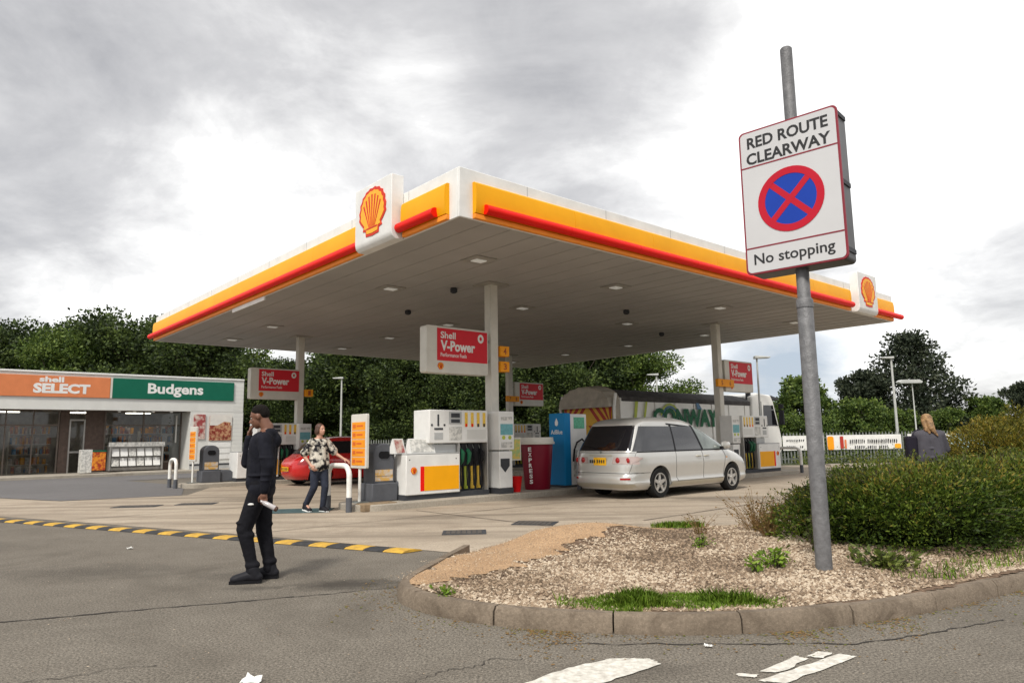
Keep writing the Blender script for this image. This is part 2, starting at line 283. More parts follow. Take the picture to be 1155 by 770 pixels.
def fast_mesh(name, V, k, mats, parent=None, mi=None):
    """V: (n*k,3) vertices, n separate k-gons"""
    n = len(V)//k; me = bpy.data.meshes.new(name); me.vertices.add(n*k); me.vertices.foreach_set('co', V.astype(np.float32).ravel())
    me.loops.add(n*k); me.loops.foreach_set('vertex_index', np.arange(n*k, dtype=np.int32)); me.polygons.add(n)
    me.polygons.foreach_set('loop_start', np.arange(0, n*k, k, dtype=np.int32))
    for x in mats: me.materials.append(M[x])
    if mi is not None: me.polygons.foreach_set('material_index', mi.astype(np.int32))
    me.update(calc_edges=True); me.validate(); o = bpy.data.objects.new(name, me); COL.objects.link(o)
    if parent: o.parent = parent
    return o
def leaves(P, size, aspect=.55, up=.3, rng=RNG, dirs=None):
    """pointed leaf quads at P"""
    n = len(P); d = rng.normal(size=(n, 3)) if dirs is None else dirs+rng.normal(size=(n, 3))*.45
    d[:, 2] += up*0; d /= np.linalg.norm(d, axis=1)[:, None]+1e-9
    q = rng.normal(size=(n, 3)); q -= d*(q*d).sum(1)[:, None]; q /= np.linalg.norm(q, axis=1)[:, None]+1e-9
    s = size*(rng.random(n)*.7+.6); s = s[:, None]
    a = P-d*s*.5; b = P+q*s*aspect*.5; c = P+d*s*.5; e = P-q*s*aspect*.5
    return np.stack([a, b, c, e], 1).reshape(-1, 3)
def organic(name, prims, voxel, m, parent=None, smooth=3, decim=0):
    """tapered capsules and ellipsoids melted into ONE continuous surface"""
    b = MB()
    for p in prims:
        if p[0] == 'c':
            A, B, r0, r1 = Vector(p[1]), Vector(p[2]), p[3], p[4]; d = (B-A); Ln = d.length; d.normalize(); pts = []; rs = []
            for k in range(5): t = k/4*PI/2; pts.append(A-d*r0*math.cos(t)); rs.append(max(r0*math.sin(t), .0008))
            for k in range(1, 5): t = k/4*PI/2; pts.append(B+d*r1*math.sin(t)); rs.append(max(r1*math.cos(t), .0008))
            b.tube(pts[:5]+[B]+pts[5:], rs[:5]+[r1]+rs[5:], 14)
        else:
            C_, R3 = Vector(p[1]), p[2]; rot = Euler(p[3]).to_matrix() if len(p) > 3 else Matrix.Identity(3); vs = []; nu, nv = 16, 10
            for i in range(nv+1):
                th = PI*i/nv
                for j in range(nu):
                    ph = 2*PI*j/nu; s_ = max(math.sin(th), .02); vs.append(C_+rot @ Vector((R3[0]*s_*math.cos(ph), R3[1]*s_*math.sin(ph), R3[2]*math.cos(th))))
            b.add(vs, [(i*nu+j, i*nu+(j+1) % nu, (i+1)*nu+(j+1) % nu, (i+1)*nu+j) for i in range(nv) for j in range(nu)]+[tuple(range(nu))[::-1], tuple(range(nv*nu, nv*nu+nu))])
    o = b.build('tmp', m); rm = o.modifiers.new('r', 'REMESH'); rm.mode = 'VOXEL'; rm.voxel_size = voxel
    sm = o.modifiers.new('s', 'SMOOTH'); sm.iterations = smooth; sm.factor = .5
    dg = bpy.context.evaluated_depsgraph_get(); dg.update(); me = bpy.data.meshes.new_from_object(o.evaluated_get(dg)); me.name = name
    bpy.data.objects.remove(o); me.polygons.foreach_set('use_smooth', [True]*len(me.polygons))
    me.materials.clear(); me.materials.append(M[m]); r = bpy.data.objects.new(name, me); COL.objects.link(r)
    if parent: r.parent = parent
    return r
# ------------------------------------------------------------ site frame: canopy corner, u along the fuelling lanes, v across them
AN = 0.7188; CC = Vector((-.8227, 11.0135)); U = Vector((math.cos(AN), math.sin(AN))); V = Vector((-math.sin(AN), math.cos(AN)))
def site(a, b, z=0): p = CC+U*a+V*b; return (p.x, p.y, z)
# ------------------------------------------------------------ ground
def sheet(name, poly, z, m, kind='structure'):
    b = MB(); b.add([(x, y, z) for x, y in poly], [tuple(range(len(poly)))]); o = b.build(name, m, normals=False)
    if o.data.polygons[0].normal.z < 0: o.data.flip_normals()
    return struct(o, kind)
sheet('ground', [(-900, -300), (900, -300), (900, 1500), (-900, 1500)], -.02, 'field')
sheet('asphalt_road', [(-60, -40), (60, -40), (60, 31), (11, 31.2), (2, 37), (-14, 42), (-60, 42)], 0, 'asphalt')
FORE = [(-22, 20.1), (-8.05, 12.75), (-3.49, 10.18), (-.6, 8.42), (.3, 9.0), (3, 10.1), (9, 13.5), (16, 17), (30, 25), (24, 31), (11, 31), (2, 36.6), (-13.8, 41.3), (-8.5, 18.6), (-10.9, 17.2), (-22.5, 23.5)]
sheet('forecourt_concrete', FORE, .005, 'concrete')
sheet('shop_lane_asphalt', [(-40, 29), (-22.5, 23.6), (-10.95, 17.25), (-8.6, 18.5), (-9.8, 21.2), (-11.2, 23.4), (-14.4, 26.5), (-9.5, 31), (-9.8, 34.5), (-27, 33)], .010, 'lane')
# concrete slab joints: thin sealant lines following the lanes
jb = MB()
def strip(b, pts, w, z, wob=0, m=0):
    L_, R_ = [], []
    for i, p in enumerate(pts):
        p = Vector(p); d = (Vector(pts[min(i+1, len(pts)-1)])-Vector(pts[max(i-1, 0)])).normalized(); n = Vector((-d.y, d.x)); ww = w*(1+random.uniform(-wob, wob)); off = random.uniform(-wob, wob)*w*.6
        L_.append((*(p+n*(ww/2+off)), z)); R_.append((*(p-n*(ww/2-off)), z))
    b.grid([L_, R_], m)
for a0, b0, a1, b1 in [(-3.2, 1.6, 12, 1.6), (-4.6, 6.0, 13, 6.0), (-4, 9.6, 13, 9.6), (2.4, -1.6, 14, -1.1), (.9, -1.9, .9, 2.6), (6.2, -2.2, 6.2, 2.4), (12.5, -2, 12.5, 3), (18.5, -3, 18.5, 12)]:
    p, q = Vector(site(a0, b0)[:2]), Vector(site(a1, b1)[:2]); n = 30
    strip(jb, [p.lerp(q, i/n) for i in range(n+1)], .028, .014, .35)
struct(jb.build('slab_joints', 'joint', normals=False))
# cracks in the road
cb = MB()
def crack(p, q, w, n=26, j=.05):
    p, q = Vector(p), Vector(q); d = (q-p).normalized(); nn = Vector((-d.y, d.x)); o = 0; pts = []
    for i in range(n+1): o += random.uniform(-j, j); o *= .9; pts.append(p.lerp(q, i/n)+nn*o)
    strip(cb, pts, w, .0045, .6)
crack((-4.6, 5.3), (-1.9, 6.25), .022, 40, .012); crack((-1.9, 6.25), (-.9, 6.7), .012, 20, .02); crack((-6.5, 4.7), (-4.6, 5.3), .018, 30, .015)
crack((.2, 4.75), (2.1, 4.62), .012, 30, .02); crack((2.1, 4.62), (3.4, 5.2), .012, 30, .02); crack((-3.2, 3.9), (-2.2, 4.5), .006); crack((-.6, 4.0), (.0, 4.5), .006)
struct(cb.build('road_cracks', 'crack', normals=False))
# painted marks, worn
pm = MB()
def paint(poly): pm.add([(x+random.uniform(-.012, .012), y+random.uniform(-.008, .008), .006) for x, y in poly], [tuple(range(len(poly)))])
def dense(poly, n=8):
    r = []
    for i in range(len(poly)):
        a, b = Vector(poly[i]), Vector(poly[(i+1) % len(poly)])
        r += [tuple(a.lerp(b, k/n)) for k in range(n)]
    return r
paint(dense([(-.12, 3.86), (.1, 3.72), (.45, 3.98), (.83, 4.30), (.80, 4.40), (.58, 4.42), (.30, 4.26)]))
paint(dense([(1.30, 3.99), (1.42, 3.95), (2.02, 4.38), (1.93, 4.44)])); paint(dense([(1.36, 4.14), (1.46, 4.12), (1.72, 4.36), (1.66, 4.41)], 5)); paint(dense([(1.20, 4.07), (1.29, 4.04), (1.33, 4.09), (1.22, 4.12)], 4)); paint(dense([(1.72, 4.40), (1.80, 4.36), (1.90, 4.46), (1.84, 4.50)], 4))
paint(dense([(-2.2, 1.5), (-1.9, 1.5), (-1.2, 3.0), (-1.5, 3.0)]))
struct(pm.build('road_markings', 'roadpaint', normals=False))
# tactile/rubber patch under the hoop barrier
rb_ = MB(); rb_.box(0, 1.35, 0, .85, 0, .006); struct(rb_.build('blue_ground_patch', 'rubber_mat', loc=(-4.85, 13.35, .008), rotz=.1))
def drain(px, py, w, d, rot, label):
    t = thing('drain_cover', label, 'drain cover', (px, py, .006), rot, 'drain covers in the forecourt')
    b = MB(); b.box(-w/2, w/2, -d/2, d/2, 0, .008); b.build('frame', 'steel' if 0 else 'dgrey', t)
    b = MB(); n = 7
    for i in range(n): b.box(-w/2+.05+(w-.1)*i/n, -w/2+.05+(w-.1)*(i+.82)/n, -d/2+.05, d/2-.05, .008, .013)
    b.build('grate', 'cover', t)
drain(-.72, 10.28, .62, .46, .05, 'dark rectangular drain cover in the concrete nearest the yellow and black speed bump')
drain(.32, 11.25, .66, .5, -.25, 'dark rectangular drain cover in the concrete below the maroon cup bin')
drain(-8.1, 15.4, .9, .5, .1, 'dark drain cover in the concrete at the left of the forecourt')
drain(-7.0, 15.8, .8, .45, .1, 'dark drain cover in the concrete behind the walking man in black')
# speed bump: yellow and black moulded blocks
t = thing('speed_bump', 'low yellow and black striped rubber speed bump along the forecourt edge', 'speed bump')
P0, P1 = Vector((-21, 19.3)), Vector((-.98, 8.46)); Ln = (P1-P0).length; d = (P1-P0).normalized(); nn = Vector((-d.y, d.x)); bw = .30; nb = int(Ln/bw)
by, bk = MB(), MB()
for i in range(nb):
    b = by if i % 2 == 0 else bk; a0, a1 = i*bw+.006, (i+1)*bw-.006; sk = .12 
    prof = [(-.14, .0), (-.11, .018), (-.04, .030), (.04, .030), (.11, .018), (.14, 0)]
    rows = []
    for a in (a0, a1): rows.append([(*(P0+d*(a+s*.35)+nn*s), .006+h) for s, h in prof])
    b.grid(rows); b.add(rows[0], [tuple(range(6))]); b.add(rows[1], [tuple(range(6))])
by.build('yellow_blocks', mat('bump_yellow', (.36, .22, .06), .8, col2=(.66, .40, .05), scale=9, spec=.2), t); bk.build('black_blocks', mat('bump_black', (.03, .03, .032), .8, var=.4, scale=12), t)
# ------------------------------------------------------------ planted island by the road
def chaikin(p, it=2):
    for _ in range(it):
        q = [p[0]]
        for a, b in zip(p[:-1], p[1:]): q += [tuple(Vector(a).lerp(Vector(b), .25)), tuple(Vector(a).lerp(Vector(b), .75))]
        p = q+[p[-1]]
    return p
BED = [(-.62, 8.25), (-.86, 7.2), (-1.02, 6.45), (-1.02, 6.1), (-.86, 5.78), (-.50, 5.42), (.0, 5.12), (.75, 4.92), (1.35, 4.88), (1.95, 4.97), (2.7, 5.22), (3.48, 5.64), (4.6, 6.3), (6.2, 7.4), (8.5, 9.1), (11, 11.1)]
BACK = [(13, 14.5), (9, 13.2), (6, 11.7), (3.5, 10.45), (1.9, 10.0), (.65, 9.75), (-.1, 9.1)]
POLY = np.array(BED+BACK)
def inpoly(X, Y, P=POLY):
    r = np.zeros(X.shape, bool); j = len(P)-1
    for i in range(len(P)):
        xi, yi, xj, yj = *P[i], *P[j]
        c = ((yi > Y) != (yj > Y)) & (X < (xj-xi)*(Y-yi)/((yj-yi) or 1e-9)+xi); r ^= c; j = i
    return r
def segd(X, Y, pts, close=False):
    D = np.full(X.shape, 1e9)
    for i in range(len(pts)-1):
        a, b = np.array(pts[i]), np.array(pts[i+1]); ab = b-a; t = np.clip(((X-a[0])*ab[0]+(Y-a[1])*ab[1])/(ab@ab), 0, 1)
        D = np.minimum(D, np.hypot(X-a[0]-t*ab[0], Y-a[1]-t*ab[1]))
    return D
def bz(X, Y):
    X = np.asarray(X, float); Y = np.asarray(Y, float)
    db = segd(X, Y, [BED[-1]]+BACK+[BED[0]]); z = .012+.10*np.clip(db/.8, 0, 1)**.8
    z = z+.16*np.exp(-(((X-.75)/.95)**2+((Y-8.75)/.75)**2))*np.clip(db/.45, 0, 1)
    z = z+.05*np.exp(-((X-3)**2+(Y-8)**2)/3)
    return z+.008*np.sin(X*5+Y*3)*np.clip(db, 0, 1)
def bedgrid(name, m, mask, step, dz, kind='structure'):
    xs = np.arange(-1.1, 13, step); ys = np.arange(4.8, 14.6, step); X, Y = np.meshgrid(xs, ys); Z = bz(X, Y)+dz
    cxs = X[:-1, :-1]+step/2; cys = Y[:-1, :-1]+step/2; K = inpoly(cxs, cys) & mask(cxs, cys)
    idx = np.arange(X.size).reshape(X.shape); f = np.stack([idx[:-1, :-1][K], idx[:-1, 1:][K], idx[1:, 1:][K], idx[1:, :-1][K]], 1)
    used = np.unique(f); mp = -np.ones(X.size, int); mp[used] = np.arange(len(used))
    b = MB(); b.add(np.stack([X.ravel(), Y.ravel(), Z.ravel()], 1)[used].tolist(), mp[f].tolist()); o = b.build(name, m, smooth=True, normals=False); return struct(o, kind)
bedgrid('planting_bed', 'soil', lambda x, y: segd(x, y, chaikin(BED)) > .075, .05, 0)
SAND = np.array([(-.95, 6.1), (-.55, 6.2), (.0, 6.9), (.55, 7.8), (1.1, 8.5), (1.9, 9.0), (2.3, 9.6), (1.95, 9.95), (.7, 9.7), (-.08, 9.05), (-.58, 8.2), (-.82, 7.2), (-1.0, 6.4)])
def sandm(x, y): return inpoly(x+.10*np.sin(y*9)+.05*np.sin(x*23+y*17), y+.06*np.sin(x*14), SAND)
bedgrid('sand_mound', 'sand', lambda x, y: sandm(x, y) & (segd(x, y, chaikin(BED)) > .06), .02, .007)
# kerb stones
kb = MB()
def kerb_line(pts, L0=.86, w=.105, h=.125, gap=.012, b=kb, inner=1):
    pts = [Vector(p) for p in pts]; cum = [0]
    for i in range(len(pts)-1): cum.append(cum[-1]+(pts[i+1]-pts[i]).length)
    def at(s):
        s = max(0, min(cum[-1], s))
        for i in range(len(pts)-1):
            if s <= cum[i+1]+1e-9: t = (s-cum[i])/(cum[i+1]-cum[i]); p = pts[i].lerp(pts[i+1], t); return p
        return pts[-1]
    s = 0
    while s < cum[-1]-.05:
        e = min(s+L0, cum[-1]); n = 5; st = []; dz = random.uniform(-.006, .006); do = random.uniform(-.008, .008)
        for k in range(n+1):
            q = s+gap/2+(e-s-gap)*k/n; p = at(q); dd = (at(q+.08)-at(q-.08)).normalized(); nr = Vector((-dd.y, dd.x))*inner
            p = p+nr*do; st.append([(*(p), -.02), (*(p+nr*.006), h*.72+dz), (*(p+nr*.035), h+dz), (*(p+nr*w), h+dz), (*(p+nr*w), -.02)])
        b.grid(st); b.add(st[0], [tuple(range(5))]); b.add(st[-1], [tuple(range(5))]); s = e
kerb_line(chaikin(BED)); struct(kb.build('kerb', 'kerb', smooth=True))
# dirt and leaf litter lying in the channel beside the kerb
def chips(name, P, size, m, flat=.6, kind='stuff'):
    n = len(P); rng = RNG; s = size*(.5+rng.random(n)); a = rng.random(n)*2*PI; out = np.zeros((n, 5, 3))
    for k in range(4):
        ang = a+k*PI/2+rng.normal(size=n)*.3; rr = s*(.7+.5*rng.random(n)); out[:, k, 0] = P[:, 0]+np.cos(ang)*rr; out[:, k, 1] = P[:, 1]+np.sin(ang)*rr*.8; out[:, k, 2] = P[:, 2]+rng.random(n)*s*.25-s*.2
    out[:, 4] = P; out[:, 4, 0] += rng.normal(size=n)*s*.3; out[:, 4, 1] += rng.normal(size=n)*s*.3; out[:, 4, 2] += s*flat*(.6+.8*rng.random(n))
    tri = np.array([[0, 1, 4], [1, 2, 4], [2, 3, 4], [3, 0, 4]]); F = (np.arange(n)[:, None, None]*5+tri[None]).reshape(-1, 3)
    me = bpy.data.meshes.new(name); me.vertices.add(n*5); me.vertices.foreach_set('co', out.astype(np.float32).ravel()); me.loops.add(len(F)*3); me.loops.foreach_set('vertex_index', F.astype(np.int32).ravel())
    me.polygons.add(len(F)); me.polygons.foreach_set('loop_start', np.arange(0, len(F)*3, 3, dtype=np.int32)); me.materials.append(M[m]); me.update(calc_edges=True)
    o = bpy.data.objects.new(name, me); COL.objects.link(o); return struct(o, kind)
def scatter(n, x0, x1, y0, y1, fn):
    X = RNG.uniform(x0, x1, n); Y = RNG.uniform(y0, y1, n); k = fn(X, Y); return X[k], Y[k]
KL = chaikin(BED)
X, Y = scatter(115000, -1, 6.5, 4.9, 10.8, lambda x, y: inpoly(x, y) & ~sandm(x, y) & (segd(x, y, KL) > .13) & (RNG.random(len(x)) < np.clip(1.15-(y-5)*.12, .25, 1)*np.clip(segd(x, y, [(-.95, 6.1), (-.55, 6.2), (.0, 6.9), (.55, 7.8), (1.1, 8.5), (1.9, 9.0)])/.5+.25, .2, 1)))
tag(chips('gravel', np.stack([X, Y, bz(X, Y)+.006], 1), .0165, 'stone'), 'loose pale brown stone chips covering the planted island', 'gravel')
X, Y = scatter(9000, -1.2, 2.6, 5.6, 10, lambda x, y: sandm(x, y)); tag(chips('sand_grit', np.stack([X, Y, bz(X, Y)+.02], 1), .006, 'stone'), 'fine grit on the sandy mound at the island tip', 'grit')
X, Y = scatter(60000, -1.4, 4.2, 4.3, 7, lambda x, y: (~inpoly(x, y)) & (RNG.random(len(x)) < 1.1*np.exp(-segd(x, y, KL)/.16)*(.12+np.clip(np.sin(x*3.1+1)+np.sin(x*7.7), 0, 2)*.6)))
tag(chips('kerb_litter', np.stack([X, Y, X*0+.006], 1), .009, 'dry', .3), 'small stones and dry leaf bits in the channel below the kerb', 'litter')
X, Y = scatter(1100, -7, 4, 3.6, 8.5, lambda x, y: ~inpoly(x, y)); tag(chips('road_grit', np.stack([X, Y, X*0+.004], 1), .005, 'stone', .3), 'scattered pale grit on the road surface', 'grit')
# grass tufts
def blades(name, X, Y, Z, h, m, label, spread=.5, w=.006, kind='stuff', parent=None):
    n = len(X); rng = RNG; hh = h*(.5+rng.random(n)); a = rng.random(n)*2*PI; ln = spread*hh*rng.random(n); dx, dy = np.cos(a)*ln, np.sin(a)*ln; px_, py_ = -np.sin(a)*w, np.cos(a)*w
    B = np.stack([X, Y, Z], 1); o1 = np.stack([px_, py_, X*0], 1); mid = B+np.stack([dx*.4, dy*.4, hh*.6], 1); tip = B+np.stack([dx, dy, hh], 1)
    Vv = np.stack([B-o1, B+o1, mid+o1*.7, tip, mid-o1*.7], 1).reshape(-1, 3); o = fast_mesh(name, Vv, 5, [m], parent)
    if kind: tag(o, label, 'grass', kind=kind)
    return o
X, Y = scatter(60000, .30, 2.1, 4.97, 5.85, lambda x, y: inpoly(x, y) & (segd(x, y, KL) > .095) & (RNG.random(len(x)) < np.clip(1.1-((x-1.1)/.85)**2-((y-5.30-.05*np.sin(x*6)-.06*(x-1.1)**2)/(.25+.06*np.sin(x*11)))**2, 0, 1)*(.72+.28*np.sin(x*17+y*9))))
blades('grass', X, Y, bz(X, Y), .045*(.5+np.clip(np.sin(X*9)+np.sin(Y*31+X*5), 0, 2)*.6), 'grass', 'green grass patch growing inside the kerb at the front of the island', .9, .004)
X, Y = scatter(5000, 1.7, 2.6, 9.0, 9.6, lambda x, y: (((x-2.1)/.36)**2+((y-9.3)/.2)**2) < RNG.random(len(x)))
blades('grass', X, Y, bz(X, Y), .07, 'grass', 'small green grass tuft at the back edge of the island near the concrete', .8, .006)
X, Y = scatter(9000, 3.1, 6.0, 5.9, 7.6, lambda x, y: inpoly(x, y) & (segd(x, y, KL) > .2) & (RNG.random(len(x)) < .45*np.clip(1-(segd(x, y, KL)-.2)/.5, 0, 1)))
blades('grass', X, Y, bz(X, Y), .05, 'grass', 'thin grass growing between the hedge and the kerb', .8, .005)
def weed(x, y, n, h, r, mats, label, kind='weed', leafs=.05, sp=.8):
    t = thing(kind, label, 'weed', (x, y, float(bz(x, y))), 0, 'weeds in the gravel island')
    b = MB(); P = []; D = []
    for i in range(n):
        a = random.uniform(0, 2*PI); l = random.uniform(.1, 1)*r; hh = h*random.uniform(.5, 1.1)
        pts = [(math.cos(a)*l*.3, math.sin(a)*l*.3, 0), (math.cos(a)*l*.7, math.sin(a)*l*.7, hh*.55), (math.cos(a)*l*(1+sp*.3), math.sin(a)*l*(1+sp*.3), hh)]
        b.tube(pts, [.004, .003, .0015], 4)
        for k in range(7): u = random.uniform(.15, 1); q = Vector(pts[0]).lerp(Vector(pts[2]), u); P.append(q+Vector((random.gauss(0, .02), random.gauss(0, .02), random.gauss(0, .02)))); D.append((math.cos(a+random.gauss(0, 1)), math.sin(a+random.gauss(0, 1)), .5))
    b.build('stem', mats[1], t); fast_mesh('leaf_cluster', leaves(np.array(P), leafs, .45, dirs=np.array(D)), 4, [mats[0]], t)
weed(2.33, 6.55, 26, .16, .15, ('grass', 'twig'), 'low green weed just left of the grey sign pole', leafs=.06)
weed(2.10, 6.35, 14, .13, .10, ('grass', 'twig'), 'small green weed furthest left of the weeds by the sign pole', leafs=.05)
weed(3.25, 6.45, 60, .15, .32, ('leaf_l', 'twig'), 'wide leafy weed in front of the hedge right of the sign pole', leafs=.07)
weed(3.0, 7.15, 46, .42, .12, ('leaf_l', 'twig'), 'tall fresh green weed growing up the hedge beside the sign pole', leafs=.05, sp=.5)
weed(1.95, 7.6, 18, .12, .14, ('grass', 'twig'), 'tiny green weed in the middle of the gravel', leafs=.04)
weed(2.9, 8.2, 60, .42, .30, ('dry', 'dry'), 'tall dry brown weed clump at the left end of the hedge', leafs=.04, sp=1.3)
weed(2.95, 8.8, 60, .45, .40, ('dry', 'dry'), 'tall dry brown weed clump behind the hedge tip by the concrete', leafs=.04, sp=1.3)
weed(2.2, 8.6, 20, .25, .25, ('dry', 'dry'), 'thin straw coloured weed at the back of the gravel', leafs=.03, sp=1.3)
weed(-.55, 5.66, 16, .05, .12, ('grass', 'twig'), 'small green weed on the sandy tip just inside the kerb', leafs=.04)
def hedge(name, label, lobes, n, mats, size, tips=0, core=True, seed=1):
    rng = np.random.default_rng(seed); cx = sum(l[0] for l in lobes)/len(lobes); cy = sum(l[1] for l in lobes)/len(lobes)
    t = thing(name, label, 'hedge' if name == 'hedge' else 'bush', (cx, cy, 0)); P = []; D = []; wts = np.array([l[3]*l[4]+l[5]*l[3] for l in lobes]); wts = wts/wts.sum()
    for l, w in zip(lobes, wts):
        k = int(n*w); d = rng.normal(size=(k, 3)); d /= np.linalg.norm(d, axis=1)[:, None]; d[:, 2] = np.abs(d[:, 2])*np.where(rng.random(k) < .66, 1, -1)
        r = (1+.07*np.sin(d[:, 0]*11+l[0]*5)+.07*np.sin(d[:, 1]*13)+.06*np.sin(d[:, 2]*15+d[:, 0]*9))*(rng.random(k)**.4*.5+.54)
        p = d*r[:, None]*np.array([l[3], l[4], l[5]*(.84 if name == 'hedge' else .92)])+np.array([l[0]-cx, l[1]-cy, l[2]]); kk = p[:, 2] > .02; P.append(p[kk]); D.append((d*np.array([1, 1, .8])+np.array([0, 0, .25]))[kk])
    P = np.concatenate(P); D = np.concatenate(D); 
    topness = P[:, 2]+rng.normal(size=len(P))*.12; mi = (topness > tips).astype(int) if tips else np.zeros(len(P), int)
    fast_mesh('foliage', leaves(P, size, .42, rng=rng, dirs=D), 4, list(mats), t, mi)
    # arching sprays that break the outline
    SP = []; SD = []; b = MB()
    for i in range(int(n/160)):
        l = lobes[rng.integers(len(lobes))]; d = rng.normal(size=3); d[2] = abs(d[2])+.2; d /= np.linalg.norm(d)
        base = Vector((l[0]-cx+d[0]*l[3]*.8, l[1]-cy+d[1]*l[4]*.8, l[2]+d[2]*l[5]*.8)); dr = Vector((d[0], d[1], d[2]*1.1)).normalized(); ln = rng.uniform(.12, .34)
        pts = [base+dr*ln*s+Vector((0, 0, -.25*ln*s*s)) for s in (0, .5, 1)]; b.tube(pts, [.004, .003, .001], 3)
        for s in np.linspace(.1, 1, 12): q = base+dr*ln*s+Vector((0, 0, -.25*ln*s*s)); SP.append(q+Vector(rng.normal(size=3)*.012)); SD.append(np.array(dr)*.8)
    SP = np.array([list(x) for x in SP]); fast_mesh('spray', leaves(SP, size*.9, .4, rng=rng, dirs=np.array(SD)), 4, [mats[-1]], t); b.build('twigs', 'twig', t)
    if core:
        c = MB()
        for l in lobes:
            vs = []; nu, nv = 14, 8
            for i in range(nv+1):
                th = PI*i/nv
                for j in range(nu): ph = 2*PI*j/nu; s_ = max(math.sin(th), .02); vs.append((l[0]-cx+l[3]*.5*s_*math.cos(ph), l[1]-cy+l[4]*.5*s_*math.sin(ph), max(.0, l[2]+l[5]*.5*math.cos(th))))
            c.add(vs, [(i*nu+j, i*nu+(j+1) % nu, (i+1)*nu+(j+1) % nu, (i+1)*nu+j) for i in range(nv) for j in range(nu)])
        c.build('dark_core', mat('core_dark', (.010, .013, .005), .95, var=.4, scale=20, spec=0), t)  # near-black solid lumps added inside the leaves as painted inner shade
    return t
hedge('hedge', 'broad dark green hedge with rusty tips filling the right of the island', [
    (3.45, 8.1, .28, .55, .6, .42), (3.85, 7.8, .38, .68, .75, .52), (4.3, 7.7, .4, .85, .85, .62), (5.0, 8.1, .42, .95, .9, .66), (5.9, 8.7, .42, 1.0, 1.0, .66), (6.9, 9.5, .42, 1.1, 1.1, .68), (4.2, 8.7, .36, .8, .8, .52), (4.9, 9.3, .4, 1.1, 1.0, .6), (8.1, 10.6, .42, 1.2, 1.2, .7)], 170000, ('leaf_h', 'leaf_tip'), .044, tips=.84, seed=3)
hedge('bush', 'taller yellow olive bush behind the right end of the hedge', [
    (8.3, 12.3, .7, 1.0, .9, .82), (9.3, 12.9, .8, 1.1, 1.0, .95), (10.4, 13.6, .8, 1.2, 1.1, .95)], 34000, ('leaf_o', 'leaf_o'), .06, seed=5)
# ------------------------------------------------------------ pump islands
def island(a0, a1, b0, b1, h=.13):
    b = MB(); n = 12; r = .45; pts = []
    for (ca, cb, s) in [(a1-r, b1-r, 0), (a0+r, b1-r, 1), (a0+r, b0+r, 2), (a1-r, b0+r, 3)]:
        for k in range(7): an = s*PI/2+k/6*PI/2; pts.append(site(ca+r*math.cos(an), cb+r*math.sin(an))[:2])
    b.prism(pts, 'xy', -.02, h); return struct(b.build('pump_island', 'island', bevel=.02))
island(.0, 8.4, 3.02, 4.3); island(11.6, 16.9, 3.02, 4.3); island(.0, 6.2, 13.43, 14.7); island(11.6, 15.3, 13.43, 14.6)
IZ = .13
# ------------------------------------------------------------ canopy
cn = thing('canopy', 'large flat forecourt canopy with yellow and red fascia on four white columns', 'canopy', site(0, 0), AN)
WA, LB, ZB, ZT = 17.65, 17.8, 4.91, 5.76
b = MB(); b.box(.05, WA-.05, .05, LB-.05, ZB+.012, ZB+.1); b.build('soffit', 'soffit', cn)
b = MB()
for i in range(1, 30): a = i*WA/30; b.box(a-.006, a+.006, .08, LB-.08, ZB+.004, ZB+.0125)
b.build('soffit_joints', mat('soffit_joint', (.375, .36, .345), .7), cn)
b = MB(); b.box(0, WA, 0, .05, ZB, ZT); b.box(0, WA, LB-.05, LB, ZB, ZT); b.box(0, .05, .05, LB-.05, ZB, ZT); b.box(WA-.05, WA, .05, LB-.05, ZB, ZT); b.box(.05, WA-.05, .05, LB-.05, ZT-.12, ZT-.1); b.build('fascia', 'white', cn, bevel=.012)
b = MB()
for i in range(8): b.box(2.1*i+1.5, 2.1*i+1.512, -.004, 0, ZB+.6, ZT-.01); b.box(-.004, 0, 2.1*i+1.5, 2.1*i+1.512, ZB+.6, ZT-.01)
b.build('fascia_joints', 'lgrey', cn)
def bulge(a0, a1, face):
    """curved yellow panel standing proud of the fascia, and its orange foot"""
    prof = [(0, .09), (.075, .10), (.095, .18), (.105, .35), (.10, .5), (.085, .60), (.05, .632), (0, .635)]; rows = []; ns = max(1, int((a1-a0)/2.1)); bb = MB()
    for i in range(ns):
        p, q = a0+(a1-a0)*i/ns+.003, a0+(a1-a0)*(i+1)/ns-.003; R_ = []
        for a in (p, q): R_.append([(a, -d_, ZB+z_) if face == 'f' else (-d_, a, ZB+z_) for d_, z_ in prof])
        bb.grid(R_); bb.add(R_[0], [tuple(range(8))]); bb.add(R_[1], [tuple(range(8))])
    bb.build('yellow_panel', 'yellow', cn, smooth=True)
    bb = MB()
    if face == 'f': bb.box(a0, a1, -.07, 0, ZB+.005, ZB+.088)
    else: bb.box(-.07, 0, a0, a1, ZB+.005, ZB+.088)
    bb.build('orange_trim', 'orange', cn, bevel=.008)
for s in [(.27, 14.36, 'f'), (15.97, WA-.12, 'f'), (.27, 1.62, 'l'), (3.05, LB-.03, 'l')]: bulge(*s)
def bar(p0, p1, face):
    bb = MB(); n = max(1, round((p1-p0)/2.1))
    for i in range(n):
        q0, q1 = p0+(p1-p0)*i/n+.004, p0+(p1-p0)*(i+1)/n-.004; e = lambda a: (a, -.125, ZB+.17) if face == 'f' else (-.125, a, ZB+.17); bb.tube([e(q0), e(q1)], .085, 14)
    bb.build('red_light_bar', 'red', cn, smooth=True)
bar(.44, 14.34, 'f'); bar(15.98, 18.0, 'f'); bar(.50, 1.66, 'l'); bar(3.06, 18.0, 'l')
